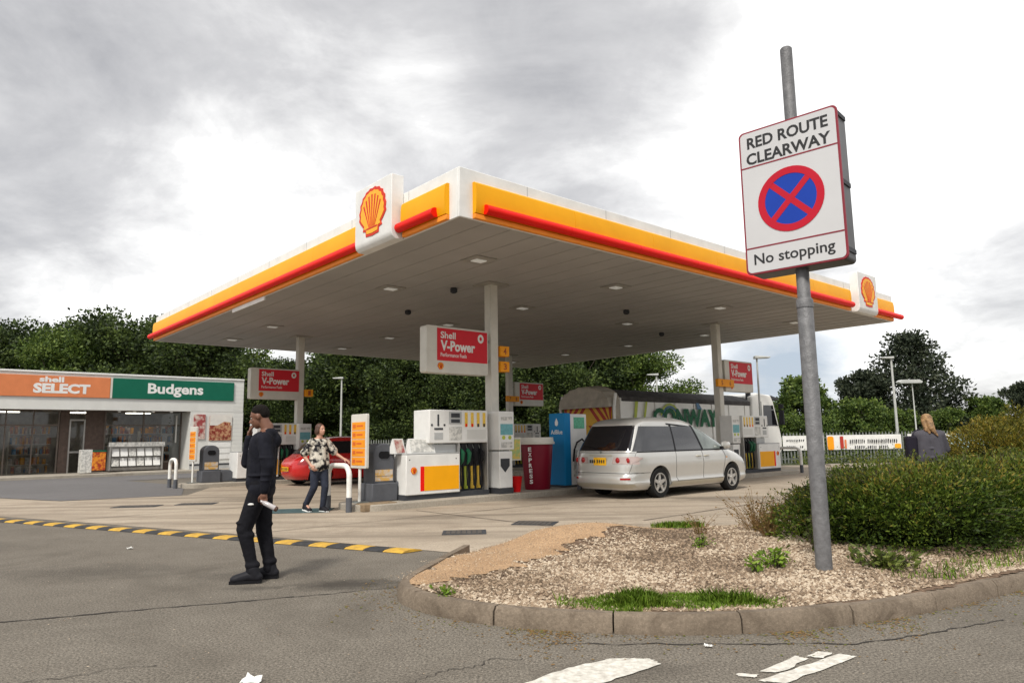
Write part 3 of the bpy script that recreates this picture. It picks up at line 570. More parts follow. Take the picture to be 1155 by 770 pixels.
def rrect(x0, x1, y0, y1, r, n=5):
    P = []
    for cx, cy, s in [(x1-r, y1-r, 0), (x0+r, y1-r, 1), (x0+r, y0+r, 2), (x1-r, y0+r, 3)]:
        for k in range(n+1): a = s*PI/2+k/n*PI/2; P.append((cx+r*math.cos(a), cy+r*math.sin(a)))
    return P
HALF = [(0, .50), (.10, .515), (.15, .485), (.25, .47), (.29, .42), (.38, .38), (.40, .31), (.47, .24), (.465, .16), (.51, .07), (.49, -.01), (.51, -.09), (.42, -.19), (.33, -.27), (.36, -.34), (.25, -.36), (.24, -.47), (0, -.49)]
def pecten(parent, w, h, loc, rot, grow=1.0):
    """a flat scallop badge: red outline, yellow shell, red ribs; built in its local xz plane, facing -y"""
    full = HALF+[(-x, z) for x, z in reversed(HALF[1:-1])]
    o = MB(); o.prism([(x*w, z*h) for x, z in full], 'xz', -.012, 0); r = o.build('shell_badge', 'logo_red', parent); r.location = loc; r.rotation_euler.z = rot
    i = MB(); i.prism([(x*w*.86, (z-.005)*h*.88) for x, z in full], 'xz', -.018, -.0121); i.build('shell_face', 'logo_yel', r)
    k = MB()
    for j in range(-3, 4):
        a = j*.30; x1, z1 = math.sin(a)*.40*w, (-.28+.68*math.cos(a*.88))*h*.92; x0, z0 = j*.035*w, -.30*h
        nx, nz = (z1-z0), -(x1-x0); l = math.hypot(nx, nz); nx, nz = nx/l, nz/l; t0, t1 = .004*w*2, .014*w*1.6
        k.prism([(x0-nx*t0, z0-nz*t0), (x1-nx*t1, z1-nz*t1), (x1+nx*t1, z1+nz*t1), (x0+nx*t0, z0+nz*t0)], 'xz', -.023, -.0181)
    k.prism([(-.2*w, -.34*h), (.2*w, -.34*h), (.2*w, -.31*h), (-.2*w, -.31*h)], 'xz', -.023, -.0181)
    k.build('shell_ribs', 'logo_red', r); return r
def logo_box(a, face):
    w, z0, z1 = 1.32, ZB-.02, ZB+1.18; P = [(-.42, z0+.14), (-.40, z0+.05), (-.34, z0), (-.165, z0), (-.165, z1), (-.42, z1)]; bb = MB()
    if face == 'f': bb.prism([(y+.16, z) for y, z in P], 'yz', a-w/2, a+w/2)
    else: bb.prism([(x+.16, z) for x, z in P], 'xz', a-w/2, a+w/2)
    bx_ = bb.build('logo_box', 'white', cn, bevel=.01)
    if face == 'f': pecten(bx_, .96, .92, (a, -.26, ZB+.62), 0)
    else: pecten(bx_, .96, .92, (-.26, a, ZB+.62), -PI/2)
logo_box(15.17, 'f'); logo_box(2.33, 'l')
for a in (2.0, 6.22, 10.72, 15.0):
    for bb_ in (2.02, 5.40, 8.9, 12.4, 15.9):
        if (a, bb_) in [(2.0, 8.9), (10.72, 8.9)]: continue
        b = MB(); b.box(a-.27, a+.27, bb_-.27, bb_+.27, ZB-.012, ZB+.012); l = b.build('canopy_light', 'bezel', cn, bevel=.006)
        b = MB(); b.box(a-.13, a+.13, bb_-.10, bb_+.10, ZB-.03, ZB-.012); b.build('lens', 'lens', l)
for a, bb_ in [(8.87, 3.9), (3.9, 7.6), (3.2, 4.5), (13.3, 6)]:
    b = MB(); b.lathe([(.07, ZB+.012), (.09, ZB-.02), (.085, ZB-.09), (.04, ZB-.12)], 14, (a, bb_, 0)); b.build('dome_camera', 'dgrey', cn, smooth=True)
for (ca, cb_) in [(3.66, 3.66), (13.2, 3.8), (3.66, 14.0), (13.14, 14.0)]:
    b = MB(); b.box(ca-.115, ca+.115, cb_-.115, cb_+.115, IZ, ZB+.012); c = b.build('column', 'offwhite', cn, bevel=.02)
    b = MB(); b.box(ca-.3, ca+.3, cb_-.3, cb_+.3, ZB-.02, ZB+.0125); b.build('head_plate', 'bezel', c)
    b = MB(); b.box(ca-.15, ca+.15, cb_-.15, cb_+.15, IZ-.005, IZ+.28); b.build('base_guard', 'grey', c, bevel=.01)
b = MB(); b.box(-.02, .01, 8.0, 10.2, ZB-.10, ZB+.012); o = b.build('height_sign', 'white', cn)
# ------------------------------------------------------------ hanging fuel signs
def vsign(a, b_, label, w=1.68, z0=2.74, z1=3.76):
    t = thing('fuel_sign', label, 'sign', site(a, b_, z0), AN, 'red and white fuel signs on the canopy columns'); h = z1-z0
    bb = MB(); bb.prism(rrect(0, w, 0, h, .05), 'xz', -.13, .13); bb.build('sign_box', 'offwhite', t, bevel=.012)
    bb = MB(); bb.box(.27, w-.03, -.137, -.131, .27, h-.045); p = bb.build('red_panel', 'pred', t)
    text('Shell', .40, .15, 'white', p, (.36, -.1372, h-.19), align='LEFT', bold=.02)
    text('V-Power', .94, .23, 'white', p, (.36, -.1372, h-.42), align='LEFT', bold=.035)
    text('Performance Fuels', .70, .085, 'white', p, (.36, -.1372, h-.62), align='LEFT', bold=.01)
    bb = MB(); N_ = 20; bb.add([((w-.22)+.085*math.cos(2*PI*k/N_), -.140, h-.20+.10*math.sin(2*PI*k/N_)) for k in range(N_)]+[((w-.22)+.035*math.cos(2*PI*k/N_), -.140, h-.20+.045*math.sin(2*PI*k/N_)) for k in range(N_)], [(k, (k+1) % N_, N_+(k+1) % N_, N_+k) for k in range(N_)]); bb.build('ring_emblem', 'white', p)
    r = pecten(t, .15, .15, (.36, -.131, .15), 0); 
    for q in (.3, .75): bb = MB(); bb.box(w if a < 5 else -.12, (w+.12) if a < 5 else 0, -.03, .03, h*q, h*(q+.06)); bb.build('bracket', 'steel', t)
vsign(1.72, 3.60, 'red and white fuel sign left of the nearest canopy column, the largest')
vsign(1.93, 14.0, 'red and white fuel sign on the far left column behind the walking man')
vsign(13.42, 3.80, 'red and white fuel sign right of the right-hand column beside the sky')
vsign(13.36, 14.0, 'small red and white fuel sign on the rear column above the maroon cup bin')
def tagplate(a, b_, z, w, d, digs, label, face='f', h=.24):
    t = thing('number_plate_sign', label, 'number sign', site(a, b_, z), AN, 'orange pump number signs')
    bb = MB(); bb.box(0, w, -d/2, d/2, 0, h); bb.build('panel', 'tagor', t, bevel=.01)
    for i, s in enumerate(digs): text(s, .09, .15, 'brown', t, (w*(i+.5)/len(digs), -d/2-.002, h/2), name='digit', bold=.02)
tagplate(3.80, 3.6, 3.22, .27, .2, ['4'], 'orange square number sign on the nearest column, the upper of two')
tagplate(3.80, 3.6, 2.86, .27, .2, ['3'], 'orange square number sign on the nearest column, the lower of two')
tagplate(12.75, 3.56, 2.86, .92, .1, ['5', '6'], 'long orange double number sign across the right-hand column')
tagplate(3.80, 13.9, 2.86, .27, .2, ['1'], 'small orange number sign on the far left column')
tagplate(12.8, 13.8, 2.9, .7, .1, ['7', '8'], 'long orange number sign on the rear column behind the nearest column')
# ------------------------------------------------------------ fuel pumps (local x away from the display end, front -y)
def pump(a, b_, mirror, label, first=True):
    t = thing('fuel_pump', label, 'fuel pump', site(a, b_, IZ), AN, 'white and yellow fuel pumps')
    X = (lambda x: x) if not mirror else (lambda x: -x)
    def bx(b, x0, x1, y0, y1, z0, z1, m=0): x0, x1 = sorted((X(x0), X(x1))); b.box(x0, x1, y0, y1, z0, z1, m)
    D = .36
    b = MB(); bx(b, 0, 2.18, -D+.03, D-.03, 0, .1); b.build('plinth', 'dgrey', t)
    b = MB(); bx(b, .02, 1.36, -D, D, .1, .90); c = b.build('cabinet', 'white', t, bevel=.015)
    b = MB(); bx(b, .36, .45, -D-.006, -D+.001, .17, .66); b.build('red_strip', 'red', c)
    b = MB(); bx(b, .455, 1.33, -D-.008, -D+.001, .17, .66); b.build('yellow_panel', 'pyel', c, bevel=.003)
    b = MB()
    for x, z in ((.1, .8), (1.26, .8)): b.lathe([(.014, -.004), (.014, .001)], 10, (X(x), -D, z), axis='y')
    b.build('lock', 'dgrey', c)
    pecten(c, .14, .14, (X(.2), -D, .58), 0)
    b = MB(); bx(b, .02, 1.36, -D, D, .902, .925); b.build('worktop', 'lgrey', t, bevel=.004)
    b = MB(); bx(b, .74, 1.36, -.22, .22, .927, 1.10); b.build('neck', 'lgrey', t, bevel=.008)
    b = MB(); bx(b, .62, 2.18, -.30, .30, 1.12, 1.82); h = b.build('display_head', 'white', t, bevel=.02)
    b = MB(); bx(b, 1.12, 1.45, -.308, -.30, 1.52, 1.78); s = b.build('display', 'lgrey', h); b = MB(); bx(b, .74, .96, -.306, -.30, 1.2, 1.34); b.build('card_reader', 'lgrey', h); b = MB(); bx(b, 1.12, 1.46, -.304, -.30, 1.18, 1.46); b.build('instruction_panel', 'print2', h); b = MB(); bx(b, 1.60, 2.12, -.304, -.30, 1.20, 1.40); b.build('grade_notice', 'shopwhite', h)
    b = MB(); bx(b, 1.17, 1.40, -.313, -.308, 1.66, 1.75); bx(b, 1.17, 1.40, -.313, -.308, 1.55, 1.62); b.build('readout', 'dgrey', s)
    b = MB()
    bx(b, .82, .86, -.307, -.30, 1.5, 1.72)
    for x in (.68, .84, 1.0): b.lathe([(.025, -.008), (.025, .0)], 8, (X(x), -.30, 1.5), axis='y')
    bx(b, .74, .96, -.307, -.30, 1.40, 1.44)
    b.build('keypad', 'dgrey', h)
    for i in range(4):
        x = 1.54+i*.165
        b = MB(); bx(b, x, x+.075, -.307, -.30, 1.47, 1.77, 0); bx(b, x+.01, x+.06, -.309, -.307, 1.46, 1.53, 1); b.build('grade_strip', ['stripy', 'dgrey' if i > 1 else 'red'], h)
    b = MB(); bx(b, 1.38, 2.18, -.12, .30, .1, 1.12); b.build('hose_bay', 'dgrey', t)
    for q in (1.37, 2.15): b = MB(); bx(b, q, q+.03, -.30, -.12, .1, 1.12); b.build('side_cheek', 'alu', t)
    for i in range(4):
        x = X(1.50+i*.175); m_ = 'nozg' if i < 2 else 'black'
        b = MB(); b.tube([(x, -.20, .98), (x+.01, -.27, .90), (x, -.26, .74), (x, -.2, .66)], [.035, .05, .04, .02], 8, 0); b.tube([(x, -.2, 1.0), (x, -.16, 1.08)], [.012, .012], 6, 1); n_ = b.build('nozzle', [m_, 'steel'], t, smooth=True)
        b = MB(); b.box(x-.045, x+.045, -.16, -.13, .14, .62); b.build('hose_guide', 'stripy' if i != 1 else 'clime', t)
        b = MB(); b.tube([(x, -.2, .68), (x-.04, -.24, .45), (x-.03, -.24, .22), (x+.04, -.22, .16), (x+.06, -.22, .35), (x+.05, -.18, .8), (x+.05, -.14, 1.1)], .015, 6); b.build('hose', 'black', t, smooth=True)
    return t
p1 = pump(1.10, 3.66, False, 'white and yellow fuel pump left of the nearest canopy column')
pump(1.5, 14.0, False, 'white fuel pump by the far left column, behind the black car')
pump(15.95, 3.66, True, 'white and yellow fuel pump right of the right-hand column, by the minivan bonnet')
pump(15.3, 14.0, True, 'white fuel pump on the rear island, seen over the maroon cup bin')
# leaflets on the pump counter
def leaflet(a, b_, z, w, h, m, label, rz=0, extra=None):
    t = thing('leaflet_holder', label, 'leaflet holder', site(a, b_, z), AN+rz); b = MB(); b.add([(0, 0, 0), (w, 0, 0), (w, .10, h), (0, .10, h), (0, .22, 0), (w, .22, 0)], [(0, 1, 2, 3), (3, 2, 5, 4), (0, 3, 4), (1, 5, 2), (0, 4, 5, 1)]); b.build('card', 'white', t)
    b = MB(); b.add([(.03, -.003, .02), (w-.03, -.003, .02), (w-.03, .09, h-.02), (.03, .09, h-.02)], [(0, 1, 2, 3)]); b.build('print', m, t)
leaflet(.95, 3.42, IZ+.925, .30, .30, 'print1', 'red leaflet card at the left end of the nearest pump counter', .25)
leaflet(1.28, 3.40, IZ+.925, .62, .30, 'print2', 'white leaflet card with dark lettering on the nearest pump counter')
# payment and notice boxes by the columns
def paybox(a, b_, label):
    t = thing('payment_terminal', label, 'payment terminal', site(a, b_, IZ), AN, 'payment terminals beside the columns')
    b = MB(); b.box(0, .40, -.22, .22, 0, .12); b.build('plinth', 'dgrey', t)
    b = MB(); b.box(.01, .39, -.21, .21, .12, .92); b.build('lower_cabinet', 'white', t, bevel=.015)
    b = MB(); b.box(0, .44, -.22, .22, .95, 1.80); c = b.build('upper_cabinet', 'white', t, bevel=.015)
    b = MB(); b.box(.04, .40, -.226, -.22, 1.28, 1.52); b.build('teal_notice', 'teal', c)
    b = MB(); b.lathe([(.045, -.228), (.045, -.22)], 12, (.13, 0, 1.22), axis='y'); b.lathe([(.045, -.228), (.045, -.22)], 12, (.31, 0, 1.22), axis='y'); b.build('green_dots', 'clime', c)
    for q in ((1.0, 1.12), (1.60, 1.68)): b = MB(); b.box(.06, .38, -.226, -.22, *q); b.build('printed_notice', 'print2', c)
    b = MB(); b.prism([(.04, .76), (.30, .76), (.30, .60), (.17, .46), (.04, .60)], 'xz', -.217, -.21); b.build('shield_sticker', 'dgrey', t)
paybox(3.42, 3.36, 'white payment cabinet with teal notice in front of the nearest column')
paybox(3.45, 13.7, 'pale notice cabinet at the foot of the far left column')
paybox(12.9, 3.42, 'white notice cabinet at the foot of the right-hand column, behind the minivan')
t = thing('notice_board', 'small yellow and green notice hanging right of the nearest payment cabinet', 'notice', site(3.93, 3.42, IZ+.6), AN)
b = MB(); b.box(0, .36, -.02, .02, .1, .62); b.build('board', 'offwhite', t); b = MB(); b.box(.03, .33, -.024, -.02, .13, .58); b.build('print', mat('notice_print', (.70, .52, .12), .6, col2=(.35, .5, .2), scale=9, sharp=True), t); b = MB(); b.box(-.1, 0, -.01, .01, .3, .34); b.build('arm', 'steel', t)
t = thing('fire_bucket', 'bright red fire bucket standing right of the nearest column', 'bucket', site(4.08, 3.35, IZ), AN)
b = MB(); b.lathe([(.10, 0), (.145, .34), (.15, .345), (.135, .345), (.095, .03)], 20); b.build('pail', 'bucket', t, smooth=True); b = MB(); b.tube([(-.14*math.cos(x), 0, .34+.14*math.sin(x)) for x in np.linspace(0, PI, 12)], .008, 6); b.build('handle', 'steel', t)
# giant cup
t = thing('cup_bin', 'giant maroon coffee cup with cream lid standing between the pumps', 'cup shaped bin', site(5.0, 3.62, IZ), AN-.55)
b = MB(); b.lathe([(.295, 0), (.30, .02), (.385, 1.05), (.38, 1.06)], 40); b.build('cup_body', 'cup', t, smooth=True)
b = MB(); b.lathe([(.385, 1.05), (.425, 1.055), (.43, 1.10), (.405, 1.12), (.40, 1.20), (.39, 1.215), (.36, 1.215), (.35, 1.19)], 40); b.build('cup_lid', 'offwhite', t, smooth=True)
for i, ch in enumerate('EXPRESS'):
    z = .94-i*.125; r = .302+(z)*.0805; a = math.radians(-128); text(ch, .085, .095, 'white', t, (math.cos(a)*(r+.004), math.sin(a)*(r+.004), z), (PI/2, PI/2 if 0 else 0, a+PI/2), bold=.03)
# AdBlue pump
t = thing('fluid_pump', 'tall blue and white dispenser beside the rear of the minivan', 'fluid pump', site(5.72, 3.66, IZ), AN)
b = MB(); b.box(0, .22, -.27, .27, .05, 1.80); c = b.build('blue_side', 'adblue', t, bevel=.015)
text('AdBlue', .40, .11, 'white', c, (-.003, 0, 1.34), (PI/2, 0, -PI/2), bold=.01)
b = MB(); b.prism([(0.0, 1.68), (.055, 1.58), (.045, 1.51), (0, 1.485), (-.045, 1.51), (-.055, 1.58)], 'yz', -.006, 0); b.build('drop_emblem', 'white', c)
b = MB(); b.box(.222, .80, -.26, .26, .05, 1.78); c = b.build('white_cabinet', 'white', t, bevel=.015)
b = MB(); b.box(.34, .72, -.267, -.26, 1.42, 1.70); b.build('green_display', 'adgreen', c); b = MB(); b.box(.30, .50, -.266, -.26, .25, .9); b.build('notice', 'print2', c)
b = MB(); b.box(-.02, .82, -.25, .25, 0, .05); b.build('plinth', 'dgrey', t)
b = MB(); b.tube([(.28, -.28, .62), (.26, -.34, .9), (.32, -.38, 1.08), (.5, -.38, 1.16), (.66, -.36, 1.05), (.70, -.34, .75), (.64, -.34, .45), (.50, -.32, .42), (.42, -.29, .6)], .022, 8); b.build('hose', 'black', t, smooth=True)
b = MB(); b.tube([(.42, -.30, .62), (.45, -.34, .76), (.52, -.34, .84), (.62, -.32, .86)], [.05, .07, .05, .03], 8); b.build('nozzle', mat('nozzle_blue', (.01, .02, .08), .4), t, smooth=True)
# hoop barriers
def hoop(a, b_, label, w=.95, h=.86, z=0, rot=0):
    t = thing('hoop_barrier', label, 'barrier', site(a, b_, z), AN+PI/2+rot, 'white hoop barriers at the island ends'); r = .2
    def arc(pts_): return pts_
    P = [(-w/2, 0, .27), (-w/2, 0, h-r)]+[(-w/2+r-r*math.cos(x), 0, h-r+r*math.sin(x)) for x in np.linspace(.2, PI/2, 7)]+[(w/2-r+r*math.sin(x), 0, h-r+r*math.cos(x)) for x in np.linspace(0, PI/2-.2, 7)]+[(w/2, 0, h-r), (w/2, 0, .27)]
    b = MB(); b.tube(P, .05, 16); b.build('hoop', 'whitep', t, smooth=True)
    for s in (-1, 1): b = MB(); b.tube([(s*w/2, 0, -.01), (s*w/2, 0, .275)], .058, 16); b.build('leg_sleeve', 'grey', t, smooth=True)
hoop(-.12, 3.75, 'white hoop barrier beside the woman at the near end of the front island', w=.85)
hoop(6.05, 3.2, 'white hoop barrier in front of the blue dispenser', w=.7, z=IZ-.02, rot=-.9)
hoop(17.2, 3.66, 'white hoop barrier at the right end of the front island past the minivan', w=.85)
hoop(-.2, 14.2, 'white hoop barrier in front of the shop window', w=.62)
# price boards
def board(a, b_, label, w=.62, z0=.66, z1=1.66):
    t = thing('price_board', label, 'price board', site(a, b_, IZ), AN-PI/2, 'orange price boards on posts')
    b = MB(); b.tube([(0, .02, 0), (0, .02, z0)], .03, 10); b.build('post', 'whitep', t, smooth=True); b = MB(); b.box(-.15, .15, -.1, .14, 0, .02); b.build('foot_plate', 'steel', t)
    b = MB(); b.prism(rrect(-w/2, w/2, z0, z1+.06, .03), 'xz', -.02, .04); b.build('frame', 'offwhite', t, bevel=.006)
    n = 5; H = (z1-.08-z0-.06)/n
    for i in range(n):
        b = MB(); z = z0+.05+i*H; b.box(-w/2+.05, w/2-.05, -.026, -.02, z+.008, z+H-.008); p = b.build('price_row', 'boardor', t)
        b = MB(); b.box(-w/2+.09, -w/2+.2, -.029, -.026, z+H*.3, z+H*.7); b.box(-w/2+.24, w/2-.12+random.uniform(-.08, 0), -.029, -.026, z+H*.42, z+H*.62); b.build('row_print', mat('row_print', (.62, .12, .01), .6), p)
board(.30, 3.72, 'orange price board on a white post at the near end of the front island')
board(.35, 14.2, 'orange price board in front of the white wall of the shop')
# bins
def bin_(a, b_, label, rz=0):
    t = thing('litter_bin', label, 'bin', site(a, b_, IZ), AN+rz, 'grey bins with squeegee buckets'); P = [(-.24, .05), (.24, .05), (.24, .95)]+[(.24*math.cos(x), .95+.19*math.sin(x)) for x in np.linspace(.15, PI-.15, 10)]+[(-.24, .95)]
    b = MB(); b.prism(P, 'xz', -.2, .2); b.build('bin_body', 'grey', t, bevel=.02); b = MB(); b.prism(rrect(-.12, .12, .84, .98, .06), 'xz', -.215, -.195); b.build('slot', 'black', t)
    b = MB(); b.box(-.2, .2, -.205, -.199, .50, .62); b.box(-.2, .2, -.205, -.199, .40, .49); b.build('label_band', mat('bin_label', (.62, .36, .08), .6, col2=(.55, .5, .45), scale=12, sharp=True), t)
    b = MB(); b.box(-.29, .29, -.25, .25, 0, .36); b.build('base', 'grey', t, bevel=.02); b = MB(); b.prism([(.29, 0), (.72, 0), (.74, .25), (.6, .36), (.31, .38)], 'xz', -.2, .2); b.build('squeegee_bucket', 'dgrey' if 0 else 'grey', t, bevel=.03)
bin_(.78, 3.78, 'dark grey rounded bin right of the near orange price board')
bin_(.85, 14.2, 'dark grey rounded bin in front of the shop pizza poster')
t = thing('kerb_block', 'rough brown concrete block at the foot of the near price board', 'concrete block', site(.35, 3.3, 0), AN); b = MB(); b.box(-.28, .45, -.2, .12, 0, .15); b.build('block', mat('brown_concrete', (.23, .165, .10), .9, var=.3, scale=8, bump=.6, bscale=30), t, bevel=.02)
# ------------------------------------------------------------ shop (local x along u, front -y at b = SB)
SB = 26.6; sh = thing('shop', 'low white filling station shop with green and orange sign fascia and dark windows', 'shop', site(0, SB), AN)
x0, x1, xr_ = -16.0, 7.75, 5.0; _p = site(-.48, SB); sh.location = _p; sh.scale = (.89, 1, 1)
b = MB(); b.box(x0, x1, 0, .12, 2.86, 4.42); b.box(x0, x1, .12, 9, 4.2, 4.30); b.box(x0, x1, 8.9, 9, 0, 4.2); b.box(x0, x0+.1, .12, 8.9, 0, 4.2); b.build('fascia_wall', 'shopwhite', sh, bevel=.01)
b = MB(); b.box(x0, x1, -.05, .16, 4.42, 4.50); b.build('coping', 'white', sh, bevel=.01)
b = MB(); b.box(x0, x1-.5, .12, 1.5, 2.86, 2.90); b.build('soffit', 'frame', sh)
b = MB(); b.box(-6.0, 1.05, -.06, -.001, 3.40, 4.30); s1 = b.build('orange_sign', 'sorange', sh, bevel=.01)
b = MB(); b.box(1.16, 7.18, -.06, -.001, 3.40, 4.30); s2 = b.build('green_sign', 'green', sh, bevel=.01)
b = MB(); b.box(1.06, 1.15, -.05, -.001, 3.40, 4.30); b.build('divider', 'offwhite', sh)
text('Budgens', 2.75, .62, 'white', s2, (4.15, -.064, 3.82), bold=.03); text('SELECT', 2.35, .42, 'white', s1, (-1.0, -.064, 3.76), bold=.05); text('shell', 1.0, .24, 'white', s1, (-1.45, -.064, 4.14), bold=.04)
b = MB(); b.box(4.95, x1-.55, 0.0, .12, 0, 2.855); b.box(x1-.55, x1, -.02, 1.9, 0, 2.855); b.box(4.95, 5.07, .125, 1.4, 0, 2.85); w_ = b.build('end_wall', 'shopwhite', sh)
b = MB()
for i in range(14): b.box(x1-.56, x1+.004, -.024, -.02, .35+i*.19, .356+i*.19)
for i in range(7): b.box(x1-.56, x1+.004, -.004 if 0 else -.024, -.02, 2.95+i*.19, 2.956+i*.19)
b.build('panel_joints', 'lgrey', w_); b = MB(); b.box(x1-.56, x1+.01, -.035, -.02, .0, .28); b.box(5.0, x1-.57, -.02, 0, 0, .3); b.build('plinth', 'lgrey', w_); b = MB(); b.box(5.0, x1-.58, -.03, -.02, .3, .38); b.build('dark_band', 'dgrey', w_)
b = MB(); b.box(5.12, 5.72, -.05, -.002, 1.55, 2.72); p = b.build('red_poster', 'print1', sh); 
b = MB(); b.box(5.95, 7.12, -.05, -.002, 1.48, 2.66); p = b.build('pizza_poster', 'food', sh); b = MB(); b.box(5.95, 7.12, -.06, -.051, 2.2, 2.66); b.build('poster_top', mat('poster_top', (.62, .60, .56), .5, col2=(.75, .72, .66), scale=3), p)
b = MB(); b.prism([(6.0+.3, 1.62), (7.05, 1.62), (7.05, 2.35), (6.7, 2.38), (6.35, 2.2), (6.1, 1.95)], 'xz', -.068, -.061); b.build('pizza_slice', 'food', p)
b = MB()
for i in range(3): b.box(5.95, 7.12, -.03, -.002, .58+i*.28, .82+i*.28)
b.build('notice_panel', 'white', sh)
# recessed glazing
gy = 1.35
b = MB(); b.box(1.25, 4.9, gy, gy+.03, .55, 2.86); b.build('shop_window', 'glass', sh); b = MB()
for x in (1.2, 3.0, 4.88): b.box(x, x+.07, gy-.04, gy+.05, .0, 2.86)
b.box(1.2, 4.95, gy-.04, gy+.05, .45, .55); b.box(1.2, 4.95, gy-.05, gy+.05, 2.2, 2.26); b.build('window_frame', 'frame', sh, bevel=.005)
b = MB(); b.box(1.2, 4.95, gy, gy+.1, 0, .45); b.box(.35, 1.2, gy, gy+.1, 0, 2.86); b.box(-.75, -.35, gy, gy+.1, 0, 2.86); b.build('lower_wall', 'brick', sh)
for x in (-.35,):
    b = MB(); b.box(x, x+.07, gy-.03, gy+.05, 0, 2.5); b.box(x+.63, x+.70, gy-.03, gy+.05, 0, 2.5); b.box(x+.07, x+.63, gy-.03, gy+.05, 2.43, 2.5); b.box(x+.07, x+.63, gy-.03, gy+.05, 1.0, 1.08); b.box(x+.07, x+.63, gy-.03, gy+.05, 0, .12); d_ = b.build('door', 'alu', sh, bevel=.005); b = MB(); b.box(x+.07, x+.63, gy, gy+.02, .1, 2.44); b.build('pane', 'glass', d_)
b = MB(); b.box(-8.0, -.8, gy, gy+.03, 0.05, 2.86); b.build('entrance_glass', 'glass', sh); b = MB()
for x in (-.85, -1.9, -3.0, -4.6, -6.3, -8.0): b.box(x, x+.06, gy-.04, gy+.05, 0, 2.86)
b.box(-8, -.8, gy-.04, gy+.05, 2.2, 2.27); b.build('entrance_frame', 'frame', sh, bevel=.005)
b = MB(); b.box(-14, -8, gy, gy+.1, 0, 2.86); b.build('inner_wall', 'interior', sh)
b = MB()
for x in (1.7, 2.4, 3.3, 4.2): b.lathe([(.06, 2.82), (.09, 2.86)], 10, (x, .7, 0))
b.build('soffit_lamps', 'lens', sh)
b = MB(); b.box(4.6, 4.66, gy-.2, gy-.14, 1.4, 2.7); b.build('white_downpipe', 'whitep', sh)
for k_, (xs_, n_) in enumerate([(-7.6, 6), (-5.2, 5), (-2.6, 4), (1.4, 8), (3.3, 6)]):
    yy_ = gy+1.4+.5*(k_ % 2); b = MB(); b.box(xs_, xs_+1.7, yy_, yy_+.5, .0, .1)
    for q in range(4): b.box(xs_, xs_+1.7, yy_, yy_+.5, .5+q*.45, .53+q*.45)
    b.box(xs_-.03, xs_, yy_, yy_+.5, 0, 2.0); f2 = b.build('shelf_unit', 'offwhite', sh)
    for m_ in ('veg', 'print1', 'print2', 'adblue', 'pyel'):
        b = MB()
        for q in range(5):
            xx = xs_
            while xx < xs_+1.6:
                w3 = random.uniform(.06, .2)
                if random.random() < .22: b.box(xx, xx+w3*.9, yy_+.04, yy_+.3, .1+q*.45+(.08 if q == 0 else -.0)-.02+.0, .1+q*.45+random.uniform(.2, .36))
                xx += w3
        b.build('goods', m_, f2)
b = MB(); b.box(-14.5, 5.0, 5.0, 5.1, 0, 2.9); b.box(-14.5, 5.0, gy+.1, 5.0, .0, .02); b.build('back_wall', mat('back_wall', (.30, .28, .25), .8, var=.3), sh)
b = MB(); b.box(-14.5, 5.0, gy+.1, 5.0, 2.87, 2.9); b.build('ceiling', 'offwhite', sh)
for xx in (-6.5, -3.5, -.5, 2.5): b = MB(); b.box(xx, xx+1.2, 2.6, 2.8, 2.83, 2.868); b.build('strip_light', mat('strip_light', (1, .93, .8), .5, emit=6), sh)
# raised walk in front of the shop
b = MB(); b.box(-14, 8.2, -1.3, 1.35, -.02, .13); struct(b.build('shop_pavement', 'island', loc=site(0, SB), rotz=AN, bevel=.02))
t = thing('newspaper_stand', 'long white two-tier newspaper rack under the shop window', 'newspaper rack', site(1.75, SB+.9, .13), AN); t.scale = (.9, 1, 1)
b = MB(); b.box(-1.15, 1.35, -.1, .1, .05, .18); b.box(-1.15, -1.08, -.3, .2, .05, 1.15); b.box(1.28, 1.35, -.3, .2, .05, 1.15); b.box(-1.15, 1.35, .15, .2, .05, 1.2); b.build('rack_frame', 'alu', t)
b = MB(); b.box(-1.2, 1.4, -.32, -.28, 1.12, 1.32); b.build('header', 'print2', t)
for r_ in range(2):
    for i in range(6): b = MB(); xx = -1.03+i*.385; z = .25+r_*.44; b.add([(xx, -.30, z), (xx+.33, -.30, z), (xx+.33, -.16, z+.36), (xx, -.16, z+.36)], [(0, 1, 2, 3)]); b.build('newspaper', 'print2' if (i+r_) % 3 == 0 else 'white', t)
t = thing('produce_stand', 'small white and orange display box with food picture beside the shop door', 'display stand', site(-.15, SB-.2, .13), AN)
b = MB(); b.box(-.42, .0, -.28, .28, .03, 1.02); b.build('white_side', 'print2', t, bevel=.01); b = MB(); b.box(.004, .52, -.30, .26, .12, .92); b.build('picture_box', 'veg', t, bevel=.02); b = MB(); b.box(.0, .53, -.31, .27, .92, .98); b.build('top', 'green', t)
